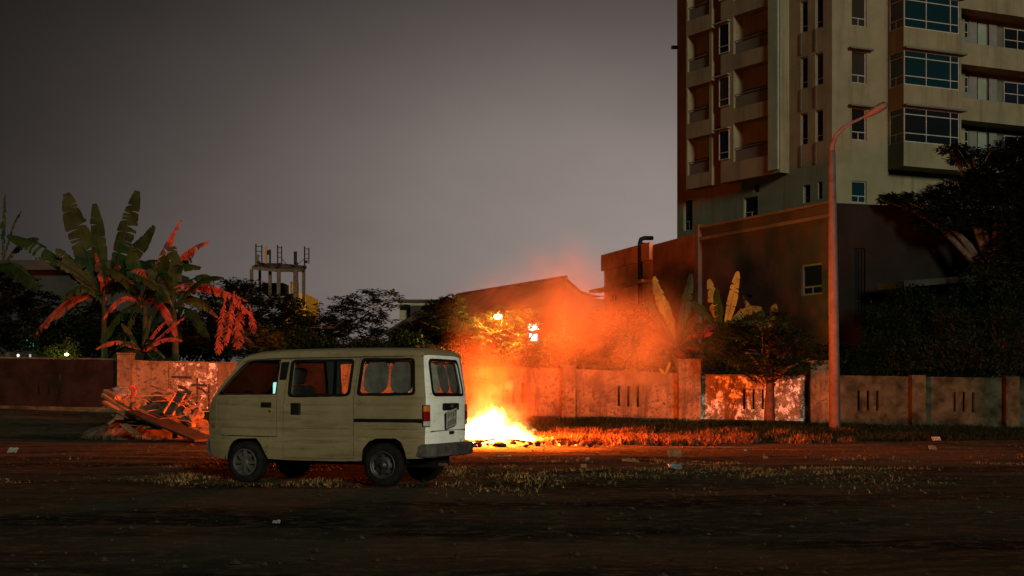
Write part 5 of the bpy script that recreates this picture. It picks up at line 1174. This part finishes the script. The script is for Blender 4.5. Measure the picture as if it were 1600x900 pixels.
# ------------------------------------------------------------------ lit lamps the photograph shows
def yard_lamp(name, label, px, py, D, r, col, strength, power, lcol):
    q = P(px, py, D); b0 = Vector((q.x + 0.15, q.y + 0.5, gz(q.x, 49) - 0.1)); t = thing(name, label, 'lamp', b0)
    mb = MB(); mb.tube([b0, Vector((b0.x, b0.y, q.z + 0.2)), q + Vector((0.05, 0.15, 0.25)), q + Vector((0, 0, r))], 0.025, 6); mb.build('post', M['dark_metal'], t)
    mb = MB(); mb.lathe([(0.0, r*0.75), (r*0.9, r*0.5), (r*1.15, 0.0), (r*0.8, -r*0.5), (0.0, -r*0.7)], 12, Matrix.Translation(q)); mb.build('bulb', emit(name + '_glow', col, strength), t, smooth=True)
    l = bpy.data.lights.new(name + '_light', 'POINT'); l.energy = power; l.color = lcol; l.shadow_soft_size = r*1.5
    o = bpy.data.objects.new(name + '_light', l); C.objects.link(o); o.parent = t; o.location = q - b0 + Vector((0, -r*1.5, -r*0.2)); return t
yard_lamp('yard_lamp', 'lit yellow yard lamp glowing among the leaves behind the smoke', 778, 495, 54.2, 0.16, (1.0, 0.72, 0.25), 14, 5600, (1.0, 0.50, 0.08))
yard_lamp('garden_lamp', 'small lit yellow lamp in the shrub at far left', 104, 554, 48.3, 0.07, (1.0, 0.95, 0.35), 10, 60, (0.9, 0.95, 0.12))
for x, y, lb in ((28, 559, 'tiny white lamp on top of the left wall'), (46, 559.5, 'fainter tiny white lamp on top of the left wall')):
    q = P(x, y, 43.1); q.z = P(x, wtop(x), WD(x)).z + 0.045; q.y = WD(x); mb = MB(); mb.lathe([(0.03, 0.0), (0.035, 0.03), (0.055 if x < 40 else 0.035, 0.06), (0.03, 0.10), (0.0, 0.11)], 10, Matrix.Translation(q))
    mb.build_at('wall_lamp', emit('white_wall_lamp', (0.9, 1.0, 0.85), 1.2 if x < 40 else 0.4), q, lb, 'lamp', smooth=True)

# ------------------------------------------------------------------ scrap heap left of the van
SD = 29.0; HS = 1.19
def PH(px, py, D): return P(px, py, D + 5.5)
def on_ground(px, D, py=None):
    q = PH(px, 640, D); q.z = gz(q.x, q.y); return q
rng = random.Random(77)
hp = on_ground(245, 30.0); mb = MB(); nX, nY = 34, 16
for j in range(nY + 1):
    for i in range(nX + 1):
        u, v = i / nX * 2 - 1, j / nY * 2 - 1; r_ = min(1, math.sqrt(u*u + v*v))
        h = (1 - r_)**0.9 * 0.95 * (1 + 0.5*mnoise.noise(Vector((u*3, v*3, 5)))) + 0.16*mnoise.noise(Vector((u*7, v*6, 1.5))) * (1 - r_) - 0.06
        mb.v.append(Vector((hp.x + u*2.3, hp.y + v*1.4, gz(hp.x + u*2.3, hp.y + v*1.4) + h)))
for j in range(nY):
    for i in range(nX): a = j*(nX+1) + i; mb.f.append((a, a+1, a+nX+2, a+nX+1))
mb.build_at('rubble_mound', M['rubble'], hp, 'low mound of broken rubble under the scrap left of the van', 'rubble', smooth=False)
def plank(name, label, a, b_, w, h, mat, cat='plank', group='broken planks on the scrap heap', D0=SD, D1=SD):
    pa, pb = PH(a[0], a[1], D0), PH(b_[0], b_[1], D1); mb = MB(); mb.beam(pa, pb, w*HS, h*HS)
    return bevel(mb.build_at(name, mat, pa.lerp(pb, 0.5), label, cat, group), 0.008)
for lb, a, b_, w, h, D0, D1 in (
    ('upper orange lit plank sloping down right from the grey tarp', (166, 617), (212, 647), 0.34, 0.07, 29.0, 28.6),
    ('second wide plank lying under the upper one', (166, 628), (206, 652), 0.30, 0.06, 28.7, 28.4),
    ('short plank end sticking up at the left of the heap', (165, 612), (184, 622), 0.20, 0.12, 29.1, 28.9),
    ('thin plank propped low at the left foot of the heap', (168, 663), (192, 646), 0.10, 0.05, 28.3, 28.6),
    ('stubby plank leaning under the crossing boards', (186, 655), (193, 640), 0.20, 0.05, 28.3, 28.7),
    ('flat board at the front foot of the heap', (194, 663), (212, 678), 0.24, 0.05, 28.1, 28.0),
    ('short stick pointing right in the middle of the heap', (212, 640), (228, 646), 0.07, 0.07, 28.6, 28.5),
    ('low plank against the van nose', (288, 655), (303, 665), 0.12, 0.08, 28.8, 28.6)): plank('wooden_plank', lb, a, b_, w, h, M['wood'], D0=D0, D1=D1)
plank('wall_board', 'dark door panel leaning on the heap', (262, 646), (284, 612), 0.62, 0.04, M['wood_dark'], 'board', None, 29.0, 29.6)
for lb, a, b_ in (('left slim batten edging the leaning dark panel', (255, 645), (272, 618)), ('right slim batten edging the leaning dark panel', (269, 649), (290, 615))): plank('wooden_batten', lb, a, b_, 0.04, 0.05, M['wood'], 'batten', 'battens of the leaning panel', 28.7, 29.2)
plank('square_board', 'square tan board tilted above the leaning panel', (259, 614), (272, 621), 0.06, 0.24, M['wood'], 'board', None, 29.4, 29.4)
plank('metal_sheet', 'long dark metal sheet sloping down toward the van nose', (214, 643), (322, 688), 0.75, 0.05, M['dark_metal'], 'metal sheet', None, 28.4, 27.4)
def lump(name, label, cat, px, py, D, sx, sy, sz_, mat, seed, group=None, amp=0.3):
    c_ = PH(px, py, D); bm = bmesh.new(); bmesh.ops.create_icosphere(bm, subdivisions=3, radius=1)
    for v in bm.verts:
        n_ = 1 + amp * mnoise.noise(v.co * 1.7 + Vector((seed, 0, 0))) + amp*0.5*mnoise.noise(v.co * 4.5 + Vector((0, seed, 0))); v.co = Vector((v.co.x*sx*n_, v.co.y*sy*n_, v.co.z*sz_*n_)) * HS
    me = bpy.data.meshes.new(name); bm.to_mesh(me); bm.free(); me.materials.append(mat); o = bpy.data.objects.new(name, me); C.objects.link(o); o.location = c_; return tag(o, label, cat, group)
lump('tarp_bundle', 'pale grey tarp bundle beside the red hoop', 'tarp', 186, 613, 29.2, 0.26, 0.2, 0.14, M['sack'], 3)
lump('rubble_chunk', 'bright orange lit rubble chunk on top of the planks', 'rubble', 210, 634, 28.6, 0.11, 0.1, 0.10, M['rubble'], 4, 'rubble chunks')
lump('rubble_chunk', 'crumbling brown heap right beside the van nose', 'rubble', 298, 648, 28.9, 0.26, 0.2, 0.22, M['rubble'], 5, 'rubble chunks', 0.5)
lump('torn_sack', 'torn crumpled sack in the middle front of the heap', 'sack', 243, 664, 28.2, 0.24, 0.16, 0.10, M['litter_brown'], 6, None, 0.6)
lump('rubble_chunk', 'small glinting chunk at the foot of the heap, left', 'rubble', 240, 686, 27.6, 0.05, 0.04, 0.035, M['rubble'], 7, 'rubble chunks', 0.5)
lump('rubble_chunk', 'small glinting chunk at the foot of the heap, right', 'rubble', 259, 685, 27.6, 0.045, 0.04, 0.03, M['rubble'], 8, 'rubble chunks', 0.5)
lump('rubble_chunk', 'upright shard beyond the glinting chunks', 'rubble', 273, 680, 27.8, 0.05, 0.04, 0.08, M['rubble'], 9, 'rubble chunks', 0.5)
lump('rubble_chunk', 'angular chunk low between van nose and metal sheet', 'rubble', 314, 678, 28.0, 0.07, 0.05, 0.09, M['rubble'], 10, 'rubble chunks', 0.6)
tg = thing('branch_tangle', 'tangle of thin dead branches spread over the scrap heap', 'branches', PH(240, 660, 28.9))
rb = random.Random(99)
for k in range(60):
    c_ = PH(rb.uniform(172, 318), rb.uniform(612, 682), rb.uniform(28.0, 30.2)); c_.z = max(c_.z, gz(c_.x, c_.y) + 0.05); a = rb.uniform(-0.9, 0.9) + (math.pi if rb.random() < 0.5 else 0); L = rb.uniform(0.15, 0.5); d_ = Vector((math.cos(a), rb.uniform(-0.4, 0.4), math.sin(a)*0.8)) * L
    mb = MB(); mb.tube([c_ - d_, c_ + Vector((rb.uniform(-.05, .05), 0, rb.uniform(0, .07))), c_ + d_], [0.016, 0.013, 0.006], 5); mb.build('branch', M['wood'] if k % 3 else M['rubble'], tg)
hc = PH(205, 612, 29.3); mb = MB(); mb.tube([hc + Vector((0.12*math.cos(a), 0.02*math.sin(a*2), 0.15*math.sin(a))) for a in [R(-130) + R(240)*k/16 for k in range(17)]], 0.026, 7); mb.build_at('plastic_hoop', M['red_plastic'], hc - Vector((0, 0, 0.16)), 'curved red plastic hoop at the foot of the wall pillar', 'hoop', smooth=True)
fr = thing('scrap_metal_tangle', 'tangled dark metal frame silhouetted on the whitewashed wall', 'scrap metal', PH(300, 640, 30.6))
for pts, r_ in (([(268, 589), (299, 590)], 0.035), ([(308.5, 590), (308.5, 640)], 0.035), ([(279, 604), (289, 607), (298, 614), (304, 622), (309, 632)], 0.05), ([(299, 602), (308, 601.5), (324, 602.5)], 0.035), ([(310, 606), (317, 609), (324, 616)], 0.035), ([(327, 600), (327, 640)], 0.04), ([(290, 622), (300, 632), (308, 640)], 0.04)):
    mb = MB(); mb.tube([PH(x, y, 30.6) for x, y in pts], r_, 6); mb.build('bar', M['dark_metal'], fr)
wh = thing('scrap_wheel', 'half buried dark metal wheel behind the leaning panel', 'drum', PH(246, 640, 30.2))  # discarded wheel, built as a rim arc around a flat disc
mb = MB(); mb.tube([PH(246, 632, 30.2) + Vector((0.27*math.cos(a), 0, 0.33*math.sin(a))) for a in [R(-20) + R(220)*k/16 for k in range(17)]], 0.03, 7); mb.build('rim', M['steel'], wh)
mb = MB(); mb.lathe([(0.0, 0.05), (0.25, 0.04), (0.25, -0.04), (0.0, -0.05)], 18, Matrix.Translation(PH(246, 632, 30.2)) @ Matrix.Rotation(R(90), 4, 'X')); mb.build('disc', M['dark_metal'], wh)

# ------------------------------------------------------------------ grass, leaf litter, gravel (stuff) and single pieces of litter
def blades(name, label, mat, cat, n, spot, hmin, hmax, seed, w=0.012):
    rng = random.Random(seed); mb = MB()
    for _ in range(n):
        q = spot(rng)
        if q is None: continue
        x, y, sc_ = q; z = gz(x, y) - 0.01; h = rng.uniform(hmin, hmax) * sc_; a = rng.uniform(0, 6.28); lean = rng.uniform(0.15, 1.25) * h
        d = Vector((math.cos(a), math.sin(a), 0)); s_ = Vector((-d.y, d.x, 0)) * w * (0.6 + sc_)
        b0 = Vector((x, y, z)); m1 = b0 + d*lean*0.35 + Vector((0, 0, h*0.6)); t1 = b0 + d*lean + Vector((0, 0, h)); k = len(mb.v)
        mb.v += [b0 - s_, b0 + s_, m1 + s_*0.7, m1 - s_*0.7, t1]; mb.f += [(k, k+1, k+2, k+3), (k+3, k+2, k+4)]
    o = mb.build(name, mat); return tag(o, label, cat, kind='stuff')
def bank(rng):
    x = rng.uniform(-12, 20); y = 34 + 10.2 * rng.random() ** 0.8; d = mnoise.noise(Vector((x*0.5, y*0.6, 2)))
    if d < -0.15 and rng.random() < 0.75: return None
    return x, y, 0.75 + 0.6*max(0, d)
blades('grass', 'green weedy grass along the foot of the wall', M['grass'], 'grass', 42000, bank, 0.08, 0.24, 41)
_tr = random.Random(4); TUFT = []
while len(TUFT) < 210:
    x = 0.7 + abs(_tr.gauss(0, 3.4)); y = 31.0 + 0.25*x*_tr.random() + 6.0 * _tr.random() ** 1.3
    if _tr.random() < 1.1 - x/13: TUFT.append((x, y, _tr.uniform(0.35, 1.25)))
def dry(rng):
    x, y, s_ = TUFT[rng.randrange(len(TUFT))]; return x + rng.gauss(0, 0.11*s_ + 0.03), y + rng.gauss(0, 0.13), s_
blades('dry_grass', 'dry tufted grass glowing red beside the bonfire', M['dry_grass'], 'grass', 15000, dry, 0.05, 0.24, 42)
def flakes(name, label, mat, cat, n, spot, L0, L1, seed):
    rng = random.Random(seed); mb = MB()
    for _ in range(n):
        q = spot(rng)
        if q is None: continue
        x, y = q; L = rng.uniform(L0, L1); a = rng.uniform(0, 6.28); d = Vector((math.cos(a), math.sin(a), rng.uniform(-0.15, 0.5))); n_ = Vector((rng.gauss(0, .5), rng.gauss(0, .5) - 0.25, 1))
        leaf_verts(mb, Vector((x, y, gz(x, y) + 0.006 + L*0.08)), d, n_, L, L*rng.uniform(0.35, 0.7))
    return tag(mb.build(name, mat), label, cat, kind='stuff')
def band(rng):
    x = rng.uniform(-9, 11); y = rng.gauss(19.5, 2.2) + 0.10*x
    d = mnoise.noise(Vector((x*0.55, y*0.45, 4.4))) + 0.4*mnoise.noise(Vector((x*2, y*2, 1)))
    if d < 0.02 or not (14.5 < y < 26) or (x < -1.0 and y < 16.3): return None
    return x, y
M['leaf_litter'] = leafmat('dead_leaf_litter', (0.22, 0.185, 0.085), (0.05, 0.042, 0.02), 0.8, 2.5, 0)
flakes('leaf_litter', 'dead leaves and trash flakes covering the lot beside the van', M['leaf_litter'], 'leaf litter', 22000, band, 0.01, 0.06, 51)
def sparse(rng):
    q = band(rng)
    if q is None or mnoise.noise(Vector((q[0]*1.4, q[1]*1.1, 6.1))) < 0.0: return None
    return q[0], q[1], rng.uniform(0.5, 1.2)
M['lot_grass'] = leafmat('trampled_grass', (0.30, 0.27, 0.10), (0.10, 0.095, 0.035), 0.85, 1.5, 0.1)
blades('trampled_grass', 'short trampled grass patches on the lot beside the van', M['lot_grass'], 'grass', 26000, sparse, 0.02, 0.075, 43, 0.006)
M['gravel_flake'] = simple('dull_flakes', (0.08, 0.065, 0.045), 0.95, 0.5, 9)
def wide(rng):
    x = rng.uniform(-9, 10); y = rng.uniform(7, 31)
    if mnoise.noise(Vector((x*0.4, y*0.4, 8.4))) < 0.1: return None
    return x, y
flakes('scattered_debris', 'sparse dull flakes scattered over the dark lot', M['gravel_flake'], 'debris', 4500, wide, 0.015, 0.05, 52)
rng = random.Random(61); mb = MB()
for _ in range(2600):
    x = rng.uniform(-10, 12); y = rng.uniform(8, 33); d = mnoise.noise(Vector((x*0.5, y*0.5, 2.4)))
    if d < 0 and rng.random() < 0.7: continue
    r_ = 0.012 + 0.03*rng.random()**3; p = Vector((x, y, gz(x, y) + r_*0.3)); k = len(mb.v)
    mb.v += [p + Vector((r_*rng.uniform(.7, 1.3), 0, 0)), p + Vector((0, r_*rng.uniform(.7, 1.3), 0)), p - Vector((r_*rng.uniform(.7, 1.3), 0, 0)), p - Vector((0, r_*rng.uniform(.7, 1.3), 0)), p + Vector((0, 0, r_*0.8))]
    mb.f += [(k, k+1, k+4), (k+1, k+2, k+4), (k+2, k+3, k+4), (k+3, k, k+4)]
M['gravel'] = simple('dark_gravel', (0.06, 0.05, 0.035), 0.95, 0.5, 9)
tag(mb.build('gravel', M['gravel']), 'small stones scattered over the earth', 'gravel', kind='stuff')
def litter(label, px, py, w, l, mat, seed, tilt=0.3):
    D = 1.2 * F / (py - HY)
    for _ in range(4):
        q = P(px, py, D); D = (CH - gz(q.x, q.y)) * F / (py - HY)
    q = P(px, py, D); q.z = gz(q.x, q.y); rng = random.Random(seed); mb = MB(); n_ = 5
    for j in range(n_):
        for i in range(n_):
            u, v = i/(n_-1) - 0.5, j/(n_-1) - 0.5
            mb.v.append(q + Vector((u*w, v*l, 0.015 + w*tilt*(v + 0.5) + 0.12*w*rng.random())))
    for j in range(n_-1):
        for i in range(n_-1): a = j*n_ + i; mb.f.append((a, a+1, a+n_+1, a+n_))
    o = mb.build_at('litter_scrap', mat, q, label, 'litter', 'scraps of litter on the ground'); thick(o, 0.004); return o
litter('orange lit crumpled carton on the dark earth right of the fire', 1054, 716, 0.26, 0.22, M['litter_brown'], 1, 0.5)
litter('flat pale grey slab of litter below the crumpled carton', 1055, 734, 0.20, 0.25, M['litter_blue'], 2, 0.3)
litter('tiny white scrap on the dark strip right of the van', 918, 720, 0.06, 0.05, M['paper'], 3, 0.7)
litter('small orange scrap below the tiny white one', 912, 732, 0.09, 0.06, M['litter_brown'], 4, 0.5)
litter('long thin pale strip lying just in front of the fire', 788, 716, 0.26, 0.2, M['paper'], 5, 0.1)
litter('red edged strip of litter between fire and carton', 985, 724, 0.28, 0.12, M['litter_brown'], 6, 0.12)
litter('white scrap under the van beside the front wheel', 423, 732, 0.10, 0.10, M['paper'], 7, 0.7)
litter('pale scrap alone in the dark foreground before the van', 432, 820, 0.07, 0.05, M['paper'], 8, 0.3)
litter('tiny white dot of litter left of the dark foreground middle', 762, 770, 0.025, 0.02, M['paper'], 9, 0.7)
litter('small white scrap near the far end of the red glow', 1165, 706, 0.07, 0.06, M['paper'], 10, 0.5)
litter('orange scrap near the far end of the red glow', 1196, 718, 0.09, 0.06, M['litter_brown'], 11, 0.5)
litter('orange scrap at right on the verge beyond the street lamp', 1457, 704, 0.17, 0.10, M['litter_brown'], 12, 0.5)
litter('pale tuft of litter on the verge above the orange scrap at right', 1463, 688, 0.22, 0.15, M['paper'], 13, 0.4)
litter('pale lump of trash on the ground at far left', 20, 709, 0.2, 0.15, M['paper'], 14, 0.5)
